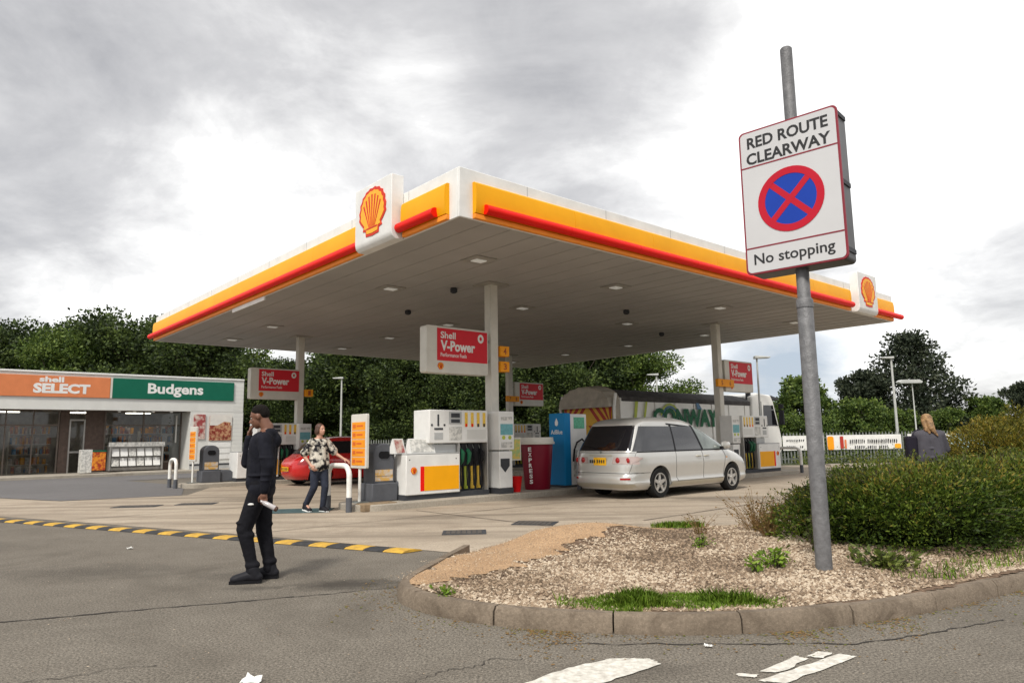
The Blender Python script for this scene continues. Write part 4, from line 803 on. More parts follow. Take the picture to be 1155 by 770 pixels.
# ------------------------------------------------------------ palisade fence with banners
FL = [(-34, 47), (-14.5, 42), (2, 37.0), (11, 31.9), (35, 33.6), (60, 36)]
def fence(p, q, label, h=1.42):
    p, q = Vector(p), Vector(q); L_ = (q-p).length; t = thing('palisade_fence', label, 'fence', (p.x, p.y, 0), math.atan2(q.y-p.y, q.x-p.x), 'steel palisade fence panels behind the forecourt')
    b = MB(); n = int(L_/.155)
    for i in range(n): x = .06+i*.155; b.add([(x, -.012, .05), (x+.068, -.012, .05), (x+.068, -.012, h-.08), (x+.034, -.012, h), (x, -.012, h-.08), (x+.034, .014, .05), (x+.034, .014, h-.02)], [(0, 1, 2, 3, 4), (0, 5, 6, 3, 4), (1, 2, 3, 6, 5)])
    b.build('pales', 'steel', t, normals=False); b = MB(); b.box(0, L_, .02, .06, .22, .27); b.box(0, L_, .02, .06, h-.27, h-.22); b.build('rails', 'steel', t)
    x = 0
    while x < L_-.5: b = MB(); b.box(x-.03, x+.03, .02, .08, 0, h-.05); b.build('fence_post', 'post', t); x += 2.75
for i, lb in enumerate(['grey palisade fence at the far left behind the shop', 'grey palisade fence behind the left of the forecourt seen past the bins', 'grey palisade fence stretch behind the lorry', 'grey palisade fence carrying the white banners on the right', 'grey palisade fence at the far right edge beyond the bush']): fence(FL[i], FL[i+1], lb)
def banner(xa, xb, label, cols, words, z0=.62, z1=1.27):
    f = lambda x: 31.9+(x-11)*(1.7/24); t = thing('banner', label, 'banner', (xa, f(xa)-.05, 0), math.atan2(1.7, 24), 'banners on the palisade fence'); w = xb-xa
    b = MB(); n = 12; b.grid([[(w*i/n, -.02*math.sin(i*1.3)-.02, z) for i in range(n+1)] for z in (z0, z1)]); o = b.build('cloth', 'white', t); md = o.modifiers.new('t', 'SOLIDIFY'); md.thickness = .006
    for (u, v_, ww, hh, m_) in cols: b = MB(); b.prism(rrect(w*u, w*u+ww, z0+v_, z0+v_+hh, min(ww, hh)*.3), 'xz', -.06, -.052); b.build('picture', m_, t)
    for (u, v_, ww, hh, s_, m_) in words:      # too small to read in the photograph: broken dark strokes only
        b = MB(); xx = w*u
        while xx < w*u+ww:
            gw = random.uniform(.04, .09); k = random.random()
            if k > .12: b.prism([(xx, z0+v_-hh*random.uniform(.2, .5)), (xx+gw*.5, z0+v_-hh*.5), (xx+gw, z0+v_+hh*random.uniform(.1, .5)), (xx+gw*.3, z0+v_+hh*.5)], 'xz', -.058, -.052)
            xx += gw+.03
        b.build('lettering', m_, t)
banner(12.1, 14.0, 'short white banner at the left end of the right-hand fence', [(.70, .08, .3, .14, 'logo_yel')], [(.08, .44, 1.5, .10, 'car wash', 'dgrey'), (.08, .16, .7, .10, 'open', 'blackp')])
banner(14.15, 17.65, 'long white banner with orange figures and dark lettering on the fence', [(.0, .0, .30, .6, 'tagor'), (.17, .05, .16, .55, 'chevr'), (.23, .05, .09, .4, 'sorange'), (.90, .03, .3, .2, 'logo_yel')], [(.30, .36, 2.2, .2, 'CAR WASH', 'blackp'), (.36, .10, 1.6, .15, 'valeting', 'dgrey')])
banner(17.95, 25.0, 'pale blue and white banner behind the person in the grey jumper', [(.28, .0, 5.2, .64, mat('banner_blue', (.42, .60, .64), .6, var=.15)), ], [(.03, .4, 1.0, .14, 'service', 'dgrey')])
b = MB(); b.box(0, 22, -.2, .2, 0, .10); struct(b.build('fence_kerb', 'island', loc=(13, 29.5, 0), rotz=.07))
# ------------------------------------------------------------ lamp posts
def lamp(x, y, h, label, head='single', rz=0, r=.07):
    t = thing('street_lamp', label, 'lamp post', (x, y, 0), rz, 'lamp posts'); b = MB(); b.tube([(0, 0, 0), (0, 0, 1), (0, 0, 1.02), (0, 0, h)], [r*1.3, r*1.3, r, r*.65], 12); b.build('post', 'pole_w', t, smooth=True)
    b = MB()
    if head == 'single': b.prism([(-.1, 0), (.5, .02), (.52, .08), (-.1, .12)], 'xz', -.14, .14)
    else: b.prism([(-.75, .0), (.45, .0), (.5, .1), (.35, .2), (-.65, .2), (-.8, .1)], 'xz', -.2, .2)
    b.build('lamp_head', 'pole_w', t, bevel=.02, loc=(0, 0, h))
lamp(-10.0, 41.0, 4.95, 'pale lamp post standing in front of the dark trees left of centre', rz=PI)
lamp(18.7, 34.5, 4.95, 'tall pale lamp post in front of the dark conifer on the right', 'single', rz=PI)
lamp(21.9, 38.5, 4.0, 'thin lamp post with wide white head in front of the dark conifer', 'wide', r=.04)
lamp(7.8, 38, 4.6, 'small lamp post rising above the lorry', 'single', rz=PI)
lamp(9.8, 28.0, 4.35, 'thin lamp post with crossbar beside the right-hand fuel sign', 'single', r=.05)
# ------------------------------------------------------------ red route sign on its leaning grey pole
PX, PY = 2.694, 6.347
t = thing('sign_pole', 'tall grey round metal pole carrying the red route sign, standing in the gravel', 'pole', (PX, PY, .1))
b = MB(); b.tube([(0, 0, -.05), (0, 0, 2.42), (0, 0, 2.44), (0, 0, 4.90)], [.070, .070, .058, .056], 24); b.lathe([(.056, 4.90), (.045, 4.915), (.01, 4.92)], 24, caps=True); b.build('post', 'post', t, smooth=True)
b = MB(); b.lathe([(.075, 2.36), (.075, 2.43), (.06, 2.45)], 24); b.build('collar', 'post', t, smooth=True)
TH = -.75; t = thing('road_sign', 'red route clearway no stopping sign with blue and red crossed roundel on the pole', 'road sign', (2.601, 6.265, 2.821), TH); sw, shh = .929, 1.422
b = MB(); b.prism(rrect(-sw/2, sw/2, 0, shh, .05, 7), 'xz', -.001, .022); b.build('face_plate', 'edger', t, bevel=.003)
b = MB(); b.prism(rrect(-sw/2+.018, sw/2-.018, .018, shh-.018, .042, 7), 'xz', -.0035, -.0011); f_ = b.build('face', 'signgrey', t)
b = MB(); b.prism(rrect(-sw/2+.02, sw/2-.02, .0, shh, .04, 5), 'xz', .0225, .27); b.build('back_box', mat('sign_back', (.10, .10, .105), .5, .3, var=.2), t, bevel=.006)
b = MB()
for z in (.10, .72, 1.36): b.box(sw/2-.03, sw/2-.008, .04, .25, z-.02, z+.02)
b.build('bracket', 'dgrey', t)
b = MB()
for z in (.255, 1.055): b.box(-sw/2+.018, sw/2-.018, -.0055, -.0036, z-.007, z+.007)
b.build('divider_line', 'edger', f_)
FZ = -.0037
text('RED ROUTE', .76, .115, 'blackp', f_, (-.0, FZ, 1.295), bold=.03, ext=.002); text('CLEARWAY', .79, .115, 'blackp', f_, (.0, FZ, 1.135), bold=.03, ext=.002); text('No stopping', .74, .135, 'blackp', f_, (-.01, FZ, .125), bold=.016, ext=.002)
def ring(r0, r1, d0, d1, m, par, cz=.655, n=48):
    b = MB(); vs = []
    for k in range(n):
        a = 2*PI*k/n
        for r in (r0, r1): 
            for d in (d0, d1): vs.append((r*math.cos(a), d, cz+r*math.sin(a)))
    fs = []
    for k in range(n): i = k*4; j = ((k+1) % n)*4; fs += [(i, j, j+2, i+2), (i+1, i+3, j+3, j+1), (i, i+1, j+1, j), (i+2, j+2, j+3, i+3)]
    b.add(vs, fs); return b.build('roundel_ring', m, par)
b = MB(); b.prism([(.28*math.cos(2*PI*k/48), .655+.28*math.sin(2*PI*k/48)) for k in range(48)], 'xz', -.0055, -.0037); rd = b.build('roundel', 'signblue', f_); ring(.240, .307, -.0085, -.0037, 'signred', rd)
for s in (1, -1):
    b = MB(); c, sn, l, w2 = math.cos(s*PI/4), math.sin(s*PI/4), .25, .028; b.prism([(c*l-sn*w2, .655+sn*l+c*w2), (-c*l-sn*w2, .655-sn*l+c*w2), (-c*l+sn*w2, .655-sn*l-c*w2), (c*l+sn*w2, .655+sn*l-c*w2)], 'xz', -.0078 if s > 0 else -.0072, -.0056); b.build('cross_bar', 'signred', rd)
# ------------------------------------------------------------ cars
def interp(tab, z): return float(np.interp(z, [a for a, _ in tab], [b for _, b in tab]))
class Body:
    def __init__(s, xr, xf, w, n=5.5): s.xr, s.xf, s.w, s.n = xr, xf, w, n
    def par(s, z): a, b = interp(s.xr, z), interp(s.xf, z); return (a+b)/2, (b-a)/2, interp(s.w, z)
    def side(s, x, z): xc, a, w = s.par(z); t = min(1, abs((x-xc)/a)); return w*(1-t**s.n)**(1/s.n)
    def end(s, y, z, f): xc, a, w = s.par(z); t = min(1, abs(y/w)); return xc+f*a*(1-t**s.n)**(1/s.n)
    def mesh(s, zs, nphi=120):
        b = MB(); rows = []; e = 2/s.n
        q1 = sorted({round(math.acos(t**(1/e)), 5) for t in np.linspace(0, .93, 30)}|{round(math.asin(t**(1/e)), 5) for t in np.linspace(0, .93, 12)})
        PHI = q1+[PI-p for p in reversed(q1[:-1])]; PHI = PHI[:-1]; PHI = PHI+[p+PI for p in PHI]; nphi = len(PHI)
        for z in zs:
            xc, a, w = s.par(z); r = []
            for ph in PHI:
                c, sn = math.cos(ph), math.sin(ph); r.append((xc+a*math.copysign(abs(c)**e, c), w*math.copysign(abs(sn)**e, sn), z))
            rows.append(r)
        n = nphi; vs = [p for r in rows for p in r]; fs = [(i*n+k, i*n+(k+1) % n, (i+1)*n+(k+1) % n, (i+1)*n+k) for i in range(len(rows)-1) for k in range(n)]
        fs += [tuple(range(n))[::-1], tuple(range((len(rows)-1)*n, len(rows)*n))]; b.add(vs, fs); return b
    def side_patch(s, q, sd, off, nu=14, nv=8, b=None, m=0):
        b = b or MB(); R_ = []
        for i in range(nv+1):
            r = []
            for j in range(nu+1):
                u, v = j/nu, i/nv; x = (q[0][0]*(1-u)+q[1][0]*u)*(1-v)+(q[3][0]*(1-u)+q[2][0]*u)*v; z = (q[0][1]*(1-u)+q[1][1]*u)*(1-v)+(q[3][1]*(1-u)+q[2][1]*u)*v
                r.append((x, sd*(s.side(x, z)+off), z))
            R_.append(r)
        b.grid(R_, m); return b
    def end_patch(s, q, f, off, nu=14, nv=8, b=None, m=0):
        b = b or MB(); R_ = []
        for i in range(nv+1):
            r = []
            for j in range(nu+1):
                u, v = j/nu, i/nv; y = (q[0][0]*(1-u)+q[1][0]*u)*(1-v)+(q[3][0]*(1-u)+q[2][0]*u)*v; z = (q[0][1]*(1-u)+q[1][1]*u)*(1-v)+(q[3][1]*(1-u)+q[2][1]*u)*v
                r.append((s.end(y, z, f)+f*off, y, z))
            R_.append(r)
        b.grid(R_, m); return b
    def seam(s, pts, sd, b, r=.005):
        P = []
        for (xa, za), (xb, zb) in zip(pts[:-1], pts[1:]):
            for k in range(8): t = k/8; x, z = xa+(xb-xa)*t, za+(zb-za)*t; P.append((x, sd*(s.side(x, z)+.0005), z))
        x, z = pts[-1]; P.append((x, sd*(s.side(x, z)+.0005), z)); b.tube(P, r, 5)
def cut_arches(o, wheels, y, r):
    cs = []
    for (wx, wz) in wheels:
        for s in (-1, 1):
            b = MB(); b.lathe([(r, -.32), (r, .6)], 40, (wx, s*y, wz), axis='y') if s > 0 else b.lathe([(r, -.6), (r, .32)], 40, (wx, s*y, wz), axis='y')
            c = b.build('cutter', 'black', o.parent); cs.append(c); md = o.modifiers.new('b', 'BOOLEAN'); md.object = c; md.operation = 'DIFFERENCE'; md.solver = 'EXACT'
    dg = bpy.context.evaluated_depsgraph_get(); dg.update(); me = bpy.data.meshes.new_from_object(o.evaluated_get(dg)); me.name = o.name; o.modifiers.clear(); o.data = me
    for c in cs: bpy.data.objects.remove(c)
    me.polygons.foreach_set('use_smooth', [True]*len(me.polygons)); me.set_sharp_from_angle(angle=math.radians(40))
def wheel(par, x, y, r, w, s, spokes=5, rimm='rim'):
    b = MB(); k = r/.32; b.lathe([(r*.64, -w/2+.01), (r*.93, -w/2), (r, -w/2+.03), (r, w/2-.03), (r*.93, w/2), (r*.64, w/2-.01)], 40, (0, 0, 0), axis='y', caps=False); t_ = b.build('wheel', 'tyre', par, smooth=True); t_.location = (x, y, r)
    b = MB(); o = s*(w/2-.02)
    b.lathe([(r*.66, o-s*.1), (r*.66, o+s*.012), (r*.60, o+s*.012), (r*.58, o-s*.10)], 40, (0, 0, 0), axis='y', caps=False); b.lathe([(r*.17, o-s*.04), (r*.15, o+s*.004), (.002, o+s*.006)], 20, axis='y')
    for i in range(spokes):
        a = 2*PI*i/spokes+.3; c, sn = math.cos(a), math.sin(a); w0, w1 = r*.13, r*.085
        P = [(c*r*.1-sn*w0, sn*r*.1+c*w0), (c*r*.62-sn*w1, sn*r*.62+c*w1), (c*r*.62+sn*w1, sn*r*.62-c*w1), (c*r*.1+sn*w0, sn*r*.1-c*w0)]; b.prism(P, 'xz', o-s*.03, o-s*.004)
    b.build('rim', rimm, t_, smooth=True)
    b = MB(); b.lathe([(r*.6, o-s*.075), (.003, o-s*.075)], 24, axis='y', caps=False); b.build('brake_disc', 'dgrey', t_)
def plate(par, x, z, w=.50, h=.11, m='plate', y=0):
    b = MB(); b.box(x-.012, x, y-w/2, y+w/2, z-h/2, z+h/2); p = b.build('number_plate', m, par, bevel=.003); b = MB()
    for i in range(7):
        yy = y-w/2+.04+i*.063+(.02 if i > 3 else 0); b.box(x-.0145, x-.0122, yy, yy+.036, z-.035, z+.035)
    b.build('characters', 'blackp', p)
# --- silver minivan
mv = Body(xr=[(.22, .10), (.28, .03), (.34, -.015), (.46, -.02), (.50, .0), (.54, .03), (.70, .04), (.98, .09), (1.05, .12), (1.55, .43), (1.64, .52), (1.70, .66), (1.74, .90), (1.765, 1.3)],
  xf=[(.20, 4.62), (.27, 4.74), (.38, 4.77), (.55, 4.76), (.68, 4.71), (.78, 4.60), (.88, 4.38), (.96, 4.12), (1.03, 3.86), (1.2, 3.52), (1.4, 3.08), (1.58, 2.66), (1.68, 2.35), (1.74, 2.05), (1.765, 1.8)],
  w=[(.20, .80), (.27, .865), (.34, .89), (.40, .875), (.55, .882), (.72, .895), (.90, .885), (.985, .868), (1.10, .845), (1.30, .80), (1.50, .745), (1.60, .715), (1.68, .67), (1.73, .58), (1.765, .35)], n=8)
cv = thing('minivan', 'silver minivan parked at the front pumps with dark tinted rear windows', 'car', site(5.0, 1.66), AN+.0)
WZ = .325; RX, FX = 1.02, 3.86
zs = [.20, .235, .27, .30, .34, .37, .40, .46, .50, .52, .54, .60, .66, .72, .78, .84, .88, .92, .96, .985, 1.0, 1.03, 1.06, 1.1, 1.15, 1.2, 1.3, 1.4, 1.5, 1.55, 1.58, 1.61, 1.64, 1.67, 1.69, 1.71, 1.73, 1.745, 1.757, 1.765]
body = mv.mesh(zs).build('body', 'silver', cv, smooth=True); cut_arches(body, [(RX, WZ), (FX, WZ)], .86, .375)
b = MB(); b.box(.35, 4.4, -.62, .62, .17, .5); b.build('underbody', 'black', cv)
b = MB(); b.tube([(.1, .45, .24), (.5, .45, .24)], .035, 10); b.build('exhaust', 'steel', cv, smooth=True)
mv.end_patch([(-.815, 1.03), (.815, 1.03), (.70, 1.57), (-.70, 1.57)], -1, .007, 20, 10).build('rear_window', 'carglass', cv, smooth=True, normals=False)
mv.end_patch([(-.80, 1.02), (.80, 1.02), (.64, 1.45), (-.64, 1.45)], 1, .006, 20, 14).build('windscreen', 'paleglass', cv, smooth=True, normals=False)
for sd in (-1, 1):
    mv.side_patch([(.30, .985), (4.02, .985), (3.93, 1.025), (.32, 1.01)], sd, .003, 40, 2).build('belt_trim', 'black', cv, smooth=True, normals=False)
    mv.side_patch([(.215, 1.015), (1.58, 1.015), (1.60, 1.55), (.555, 1.55)], sd, .005, 24, 10).build('rear_quarter_window', 'sideglass', cv, smooth=True, normals=False)
    mv.side_patch([(1.64, 1.015), (2.62, 1.015), (2.40, 1.55), (1.65, 1.55)], sd, .005, 20, 10).build('side_window', 'sideglass', cv, smooth=True, normals=False)
    mv.side_patch([(2.70, 1.015), (3.72, 1.02), (2.86, 1.50), (2.48, 1.55)], sd, .005, 20, 10).build('front_window', 'paleglass', cv, smooth=True, normals=False)
    mv.side_patch([(1.56, 1.0), (1.66, 1.0), (1.66, 1.58), (1.58, 1.58)], sd, .0038, 3, 8).build('pillar', 'black', cv, smooth=True, normals=False)
    mv.side_patch([(2.60, 1.0), (2.73, 1.0), (2.50, 1.58), (2.38, 1.58)], sd, .0038, 3, 8).build('pillar', 'black', cv, smooth=True, normals=False)
    mv.side_patch([(1.5, 1.585), (3.0, 1.47), (2.95, 1.51), (1.5, 1.62)], sd, .004, 20, 2).build('rain_deflector', 'black', cv, smooth=True, normals=False)
    b = MB(); mv.seam([(1.62, 1.0), (1.60, .75), (1.60, .42), (1.66, .34)], sd, b); mv.seam([(2.62, 1.0), (2.66, .7), (2.64, .36)], sd, b); mv.seam([(3.50, 1.0), (3.58, .85), (3.52, .62), (3.46, .36)], sd, b); mv.seam([(1.62, .34), (3.44, .34)], sd, b, .004); mv.seam([(.16, .56), (.68, .56)], sd, b, .005); mv.seam([(.30, .99), (.20, .8), (.12, .56)], sd, b, .004); b.build('door_seam', 'seam', cv)
    mv.side_patch([(1.38, .24), (3.48, .24), (3.46, .335), (1.42, .335)], sd, .012, 30, 3).build('sill_trim', 'silver2', cv, smooth=True)
    for hx in (2.46, 2.78): b = MB(); y = sd*(mv.side(hx, .86)+.02); b.tube([(hx-.10, y-sd*.025, .865), (hx-.07, y, .87), (hx+.07, y, .87), (hx+.10, y-sd*.025, .865)], [.014, .018, .018, .014], 8); b.build('door_handle', 'silver2', cv, smooth=True)
    b = MB(); b.lathe([(.005, -.11), (.075, -.09), (.095, 0), (.08, .07), (.01, .10)], 16, (3.50, sd*(mv.side(3.5, 1.06)+.13), 1.10), axis='y'); m_ = b.build('mirror', 'silver', cv, smooth=True); b = MB(); b.box(3.42, 3.52, sd*.84 if sd > 0 else -.95, .95 if sd > 0 else -.84, 1.02, 1.07); b.build('mirror_arm', 'black', m_)
    # tail lamps wrap round the corner
    yc = sd
    mv.end_patch([(sd*.34, .76), (sd*.855, .74), (sd*.84, .905), (sd*.38, .895)], -1, .010, 16, 6).build('tail_lamp', 'lampclear', cv, smooth=True)
    mv.side_patch([(.125, .75), (.42, .845), (.46, .875), (.13, .905)], sd, .010, 10, 6).build('side_lamp', 'lampclear', cv, smooth=True)
    for yy, rr in ((.50, .060), (.73, .055)): b = MB(); b.lathe([(rr, -.016), (rr*.8, -.026), (.004, -.03)], 18, (mv.end(sd*yy, .825, -1), sd*yy, .825), axis='x'); b.build('red_lens', 'lampred', cv, smooth=True)
    mv.end_patch([(sd*.60, .42), (sd*.78, .42), (sd*.78, .46), (sd*.60, .46)], -1, .006, 5, 2).build('reflector', 'lampred', cv)
    mv.end_patch([(sd*.34, .60), (sd*.80, .58), (sd*.74, .73), (sd*.36, .72)], 1, .008, 8, 5).build('headlamp', 'lampclear', cv, smooth=True)
mv.side_patch([(3.60, .80), (3.66, .80), (3.66, .825), (3.60, .825)], -1, .006, 3, 2).build('indicator', 'tagor', cv)
b = MB(); b.tube([(mv.end(y, .555, -1)-.001, y, .555) for y in np.linspace(-.86, .86, 40)], .006, 5); b.tube([(mv.end(y, .985, -1)-.001, y, .985) for y in np.linspace(-.8, .8, 30)], .005, 5); b.build('tailgate_seam', 'seam', cv)
mv.end_patch([(-.86, .245), (.86, .245), (.87, .33), (-.87, .33)], -1, .018, 30, 3).build('bumper_lip', 'silver2', cv, smooth=True)
mv.end_patch([(-.33, .915), (.33, .915), (.32, .95), (-.32, .95)], -1, .014, 16, 2).build('tailgate_garnish', 'silver2', cv, smooth=True)
b = MB(); b.lathe([(.035, -.012), (.02, -.02)], 16, (mv.end(0, 1.0, -1), 0, 1.0), axis='x'); b.build('boot_emblem', 'steel', cv)
b = MB(); b.tube([(.10, .0, 1.04), (.13, .25, 1.10), (.16, .5, 1.13)], .008, 5); b.build('rear_wiper', 'black', cv)
plate(cv, mv.end(0, .82, -1)-.012, .80, .36, .17)
b = MB(); b.grid([[(mv.end(y, z, -1)-.02*(1 if z > 1.58 else 0), y, z) for y in np.linspace(-.6, .6, 16)] for z in (1.575, 1.60, 1.63)]); b.build('rear_spoiler', 'silver', cv, smooth=True)
for x in (RX, FX):
    for s in (-1, 1): wheel(cv, x, s*.775, WZ, .21, s)
# --- red car
rc = Body(xr=[(.18, .12), (.28, .02), (.45, .0), (.62, .02), (.75, .12), (.80, .22), (.86, .32), (1.15, .66), (1.3, 1.0), (1.345, 1.3), (1.36, 1.5)],
  xf=[(.18, 3.75), (.3, 3.92), (.5, 3.95), (.65, 3.85), (.76, 3.5), (.85, 2.98), (1.1, 2.5), (1.28, 2.12), (1.345, 1.9), (1.36, 1.75)],
  w=[(.18, .74), (.3, .83), (.5, .85), (.7, .845), (.84, .80), (1.0, .74), (1.2, .66), (1.3, .58), (1.345, .42), (1.36, .2)], n=4.2)
def redcar(loc, label, paint, name='hatchback'):
    t = thing(name, label, 'car', loc, AN); zs = [.18, .22, .28, .36, .45, .54, .62, .68, .72, .76, .80, .84, .86, .92, 1.0, 1.1, 1.2, 1.27, 1.31, 1.335, 1.35, 1.36]
    bo = rc.mesh(zs, 100).build('body', paint, t, smooth=True); cut_arches(bo, [(.72, .3), (3.15, .3)], .82, .345)
    b = MB(); b.box(.3, 3.6, -.6, .6, .14, .4); b.build('underbody', 'black', t)
    rc.end_patch([(-.62, .875), (.62, .875), (.50, 1.24), (-.50, 1.24)], -1, .006, 16, 8).build('rear_window', 'carglass', t, smooth=True, normals=False)
    rc.end_patch([(-.66, .88), (.66, .88), (.52, 1.24), (-.52, 1.24)], 1, .006, 16, 8).build('windscreen', 'carglass', t, smooth=True, normals=False)
    for sd in (-1, 1):
        rc.side_patch([(.72, .875), (1.9, .875), (1.72, 1.22), (1.10, 1.22)], sd, .006).build('side_window', 'carglass', t, smooth=True, normals=False)
        rc.side_patch([(1.98, .875), (2.72, .875), (2.25, 1.18), (1.80, 1.22)], sd, .006).build('front_window', 'carglass', t, smooth=True, normals=False)
        b = MB(); rc.seam([(1.92, .87), (1.94, .6), (1.9, .3)], sd, b); rc.seam([(2.85, .82), (2.82, .5), (2.7, .3)], sd, b); rc.seam([(1.0, .86), (1.15, .5)], sd, b); b.build('door_seam', 'seam', t)
        rc.end_patch([(sd*.56, .60), (sd*.80, .58), (sd*.78, .74), (sd*.58, .73)], -1, .01, 8, 4).build('tail_lamp', 'lampred', t, smooth=True)
        b = MB(); b.lathe([(.005, -.09), (.07, -.07), (.08, .05), (.01, .08)], 12, (2.62, sd*.87, .92), axis='y'); b.build('mirror', paint, t, smooth=True)
    plate(t, -.012, .47, .46, .11)
    for x in (.72, 3.15):
        for s in (-1, 1): wheel(t, x, s*.74, .30, .19, s, 7)
    return t
redcar(site(2.45, 12.15), 'bright red hatchback with yellow number plate parked behind the woman', 'redpaint').scale = (1.1, 1.02, 1.1)
redcar(site(1.15, 12.9), 'black car mostly hidden behind the walking man in black', mat('black_paint', (.012, .012, .014), .25, coat=.8)).location = site(2.95, 16.3)
# --- lorry
ly = thing('lorry', 'large white lorry with green lettering and rear chevrons waiting behind the minivan', 'lorry', site(11.0, 7.45), AN+.0)
HW = 1.2
b = MB(); b.box(.25, 8.2, -HW, HW, 1.05, 2.62); sd_ = b.build('load_body', 'truckw', ly, bevel=.02)
b = MB(); pr = [(-HW-.02, 2.5), (-HW-.02, 2.66), (-.9, 2.84), (-.4, 2.95), (0, 2.98), (.4, 2.95), (.9, 2.84), (HW+.02, 2.66), (HW+.02, 2.5)]; b.prism(pr, 'yz', .3, 8.25); b.build('roof_sheet', 'tarp', ly, smooth=False, bevel=.01)
b = MB()
for i in range(7): x = .9+i*1.15; b.box(x, x+.05, -HW-.03, -HW-.001, 1.1, 2.5)
b.build('body_ribs', 'truckw', ly, bevel=.01)
# rounded rear hood with scalloped edge
b = MB(); n = 18; R0 = []; R1 = []
for k in range(n+1):
    a = PI*k/n; y = -math.cos(a)*HW*.98; z = 2.35+math.sin(a)**.8*.72; sc = .04*(k % 2)
    R0.append((.30, y, z)); R1.append((-.28+sc, y*.97, z-.05-sc))
b.grid([R0, R1]); b.add(R1, [tuple(range(n+1))]); b.add(R0, [tuple(range(n+1))]); b.build('rear_hood', 'hoodm', ly)
b = MB(); b.box(.0, .25, -HW*.97, HW*.97, 1.0, 2.42); b.build('tailgate', 'hoodm', ly, bevel=.02)
b = MB(); b.box(-.06, -.002, -1.05, 1.05, 1.15, 2.38); cb_ = b.build('chevron_board', 'chevy', ly)
b = MB()
for k in range(4):
    y0_ = .04+k*.30
    for s in (-1, 1):
        P = [(s*y0_, 2.34), (s*(y0_+.15), 2.34), (s*min(1.02, y0_+.15+.5), 1.75), (s*min(1.02, y0_+.5), 1.75)]; b.prism(P, 'yz', -.068, -.0605)
        P = [(s*(y0_), 1.72), (s*(y0_+.15), 1.72), (s*min(1.02, y0_+.6), 1.2), (s*min(1.02, y0_+.45), 1.2)]; b.prism(P, 'yz', -.068, -.0605)
b.build('red_chevrons', 'chevr', cb_)
b = MB(); b.tube([(-.1, -HW-.02, 1.0), (-.1, -HW-.02, 2.3), (.0, -HW-.02, 2.75)], .05, 8); b.tube([(-.1, HW+.02, 1.0), (-.1, HW+.02, 2.3), (.0, HW+.02, 2.75)], .05, 8); b.build('rear_frame', 'truckw', ly, smooth=True)
text('CONWAY', 3.95, .66, 'cgreen', sd_, (3.85, -HW-.066, 1.98), bold=.05)
b = MB(); 
for k, (r, m_) in enumerate([(.56, 1), (.47, 2), (.38, 1)]):
    P = []; n = 16
    for j in range(n+1): a = .25+(PI-.5)*j/n; P.append((2.85+math.cos(a)*r, 1.92+math.sin(a)*r))
    for j in range(n, -1, -1): a = .25+(PI-.5)*j/n; P.append((2.85+math.cos(a)*(r-.07), 1.92+math.sin(a)*(r-.07)))
    for j in range(n): q = [P[j], P[j+1], P[2*n+1-j-1], P[2*n+1-j]]; b.prism(q, 'xz', -HW-.058, -HW-.051, m_)
b.build('swirl_emblem', ['cgreen', 'clime', 'cblue'], sd_)
b = MB(); b.prism([(.75, 1.3), (.87, 1.3), (1.1, 2.5), (.95, 2.5)], 'xz', -HW-.058, -HW-.051, 0); b.prism([(1.2, 1.3), (1.3, 1.3), (1.6, 2.5), (1.5, 2.5)], 'xz', -HW-.058, -HW-.051, 0); b.prism([(4.5, 2.3), (4.8, 2.3), (4.6, 2.52), (4.45, 2.52)], 'xz', -HW-.058, -HW-.051, 1); b.build('stripes', ['clime', 'cblue'], sd_)
b = MB(); b.box(.2, 10.4, -.45, .45, .6, 1.04); b.box(2.8, 6.0, -1.1, 1.1, .45, .95); b.build('chassis', 'dgrey', ly)
# cab
cabp = [(8.45, .55), (10.55, .55), (10.72, .75), (10.74, 1.15), (10.60, 1.62), (10.2, 2.72), (10.0, 2.98), (8.9, 3.04), (8.5, 2.9)]
b = MB(); b.prism(cabp, 'xz', -1.15, 1.15); c = b.build('cab', 'truckw', ly, bevel=.06)
b = MB(); b.add([(10.655, -1.0, 1.62), (10.655, 1.0, 1.62), (10.28, .95, 2.62), (10.28, -.95, 2.62)], [(0, 1, 2, 3)]); b.build('windscreen', 'carglass', c)
for s in (-1, 1):
    b = MB(); b.prism([(9.3, 1.7), (10.42, 1.7), (10.12, 2.55), (9.35, 2.55)], 'xz', s*1.153, s*1.16); b.build('side_window', 'carglass', c); b = MB(); b.prism([(9.18, .8), (9.21, .8), (9.21, 2.7), (9.18, 2.7)], 'xz', s*1.152, s*1.157); b.build('door_seam', 'seam', c)
    b = MB(); b.box(10.45, 10.55, s*1.32-.1, s*1.32+.1, 1.75, 2.35); b.box(10.45, 10.53, s*1.32-.1, s*1.32+.1, 2.42, 2.6); b.tube([(10.3, s*1.15, 2.6), (10.5, s*1.32, 2.62), (10.5, s*1.32, 1.75), (10.4, s*1.15, 1.72)], .02, 6); b.build('mirror', 'black', c, bevel=.02)
b = MB(); b.prism([(10.05, 2.82), (10.75, 2.78), (10.78, 2.86), (10.1, 2.98)], 'xz', -1.1, 1.1); b.build('sun_visor', 'dgrey', c, bevel=.01)
b = MB(); b.tube([(8.6, -.95, 2.0), (8.6, -.95, 3.25)], .09, 10); b.tube([(8.35, -1.0, 2.75), (8.35, -1.0, 3.2), (8.1, -.6, 3.2)], .04, 8); b.build('exhaust_stack', 'dgrey', ly, smooth=True)
for x in (1.4, 2.75, 7.0, 9.5):
    for s in (-1, 1): wheel(ly, x, s*1.0, .50, .3, s, 8, 'lgrey')
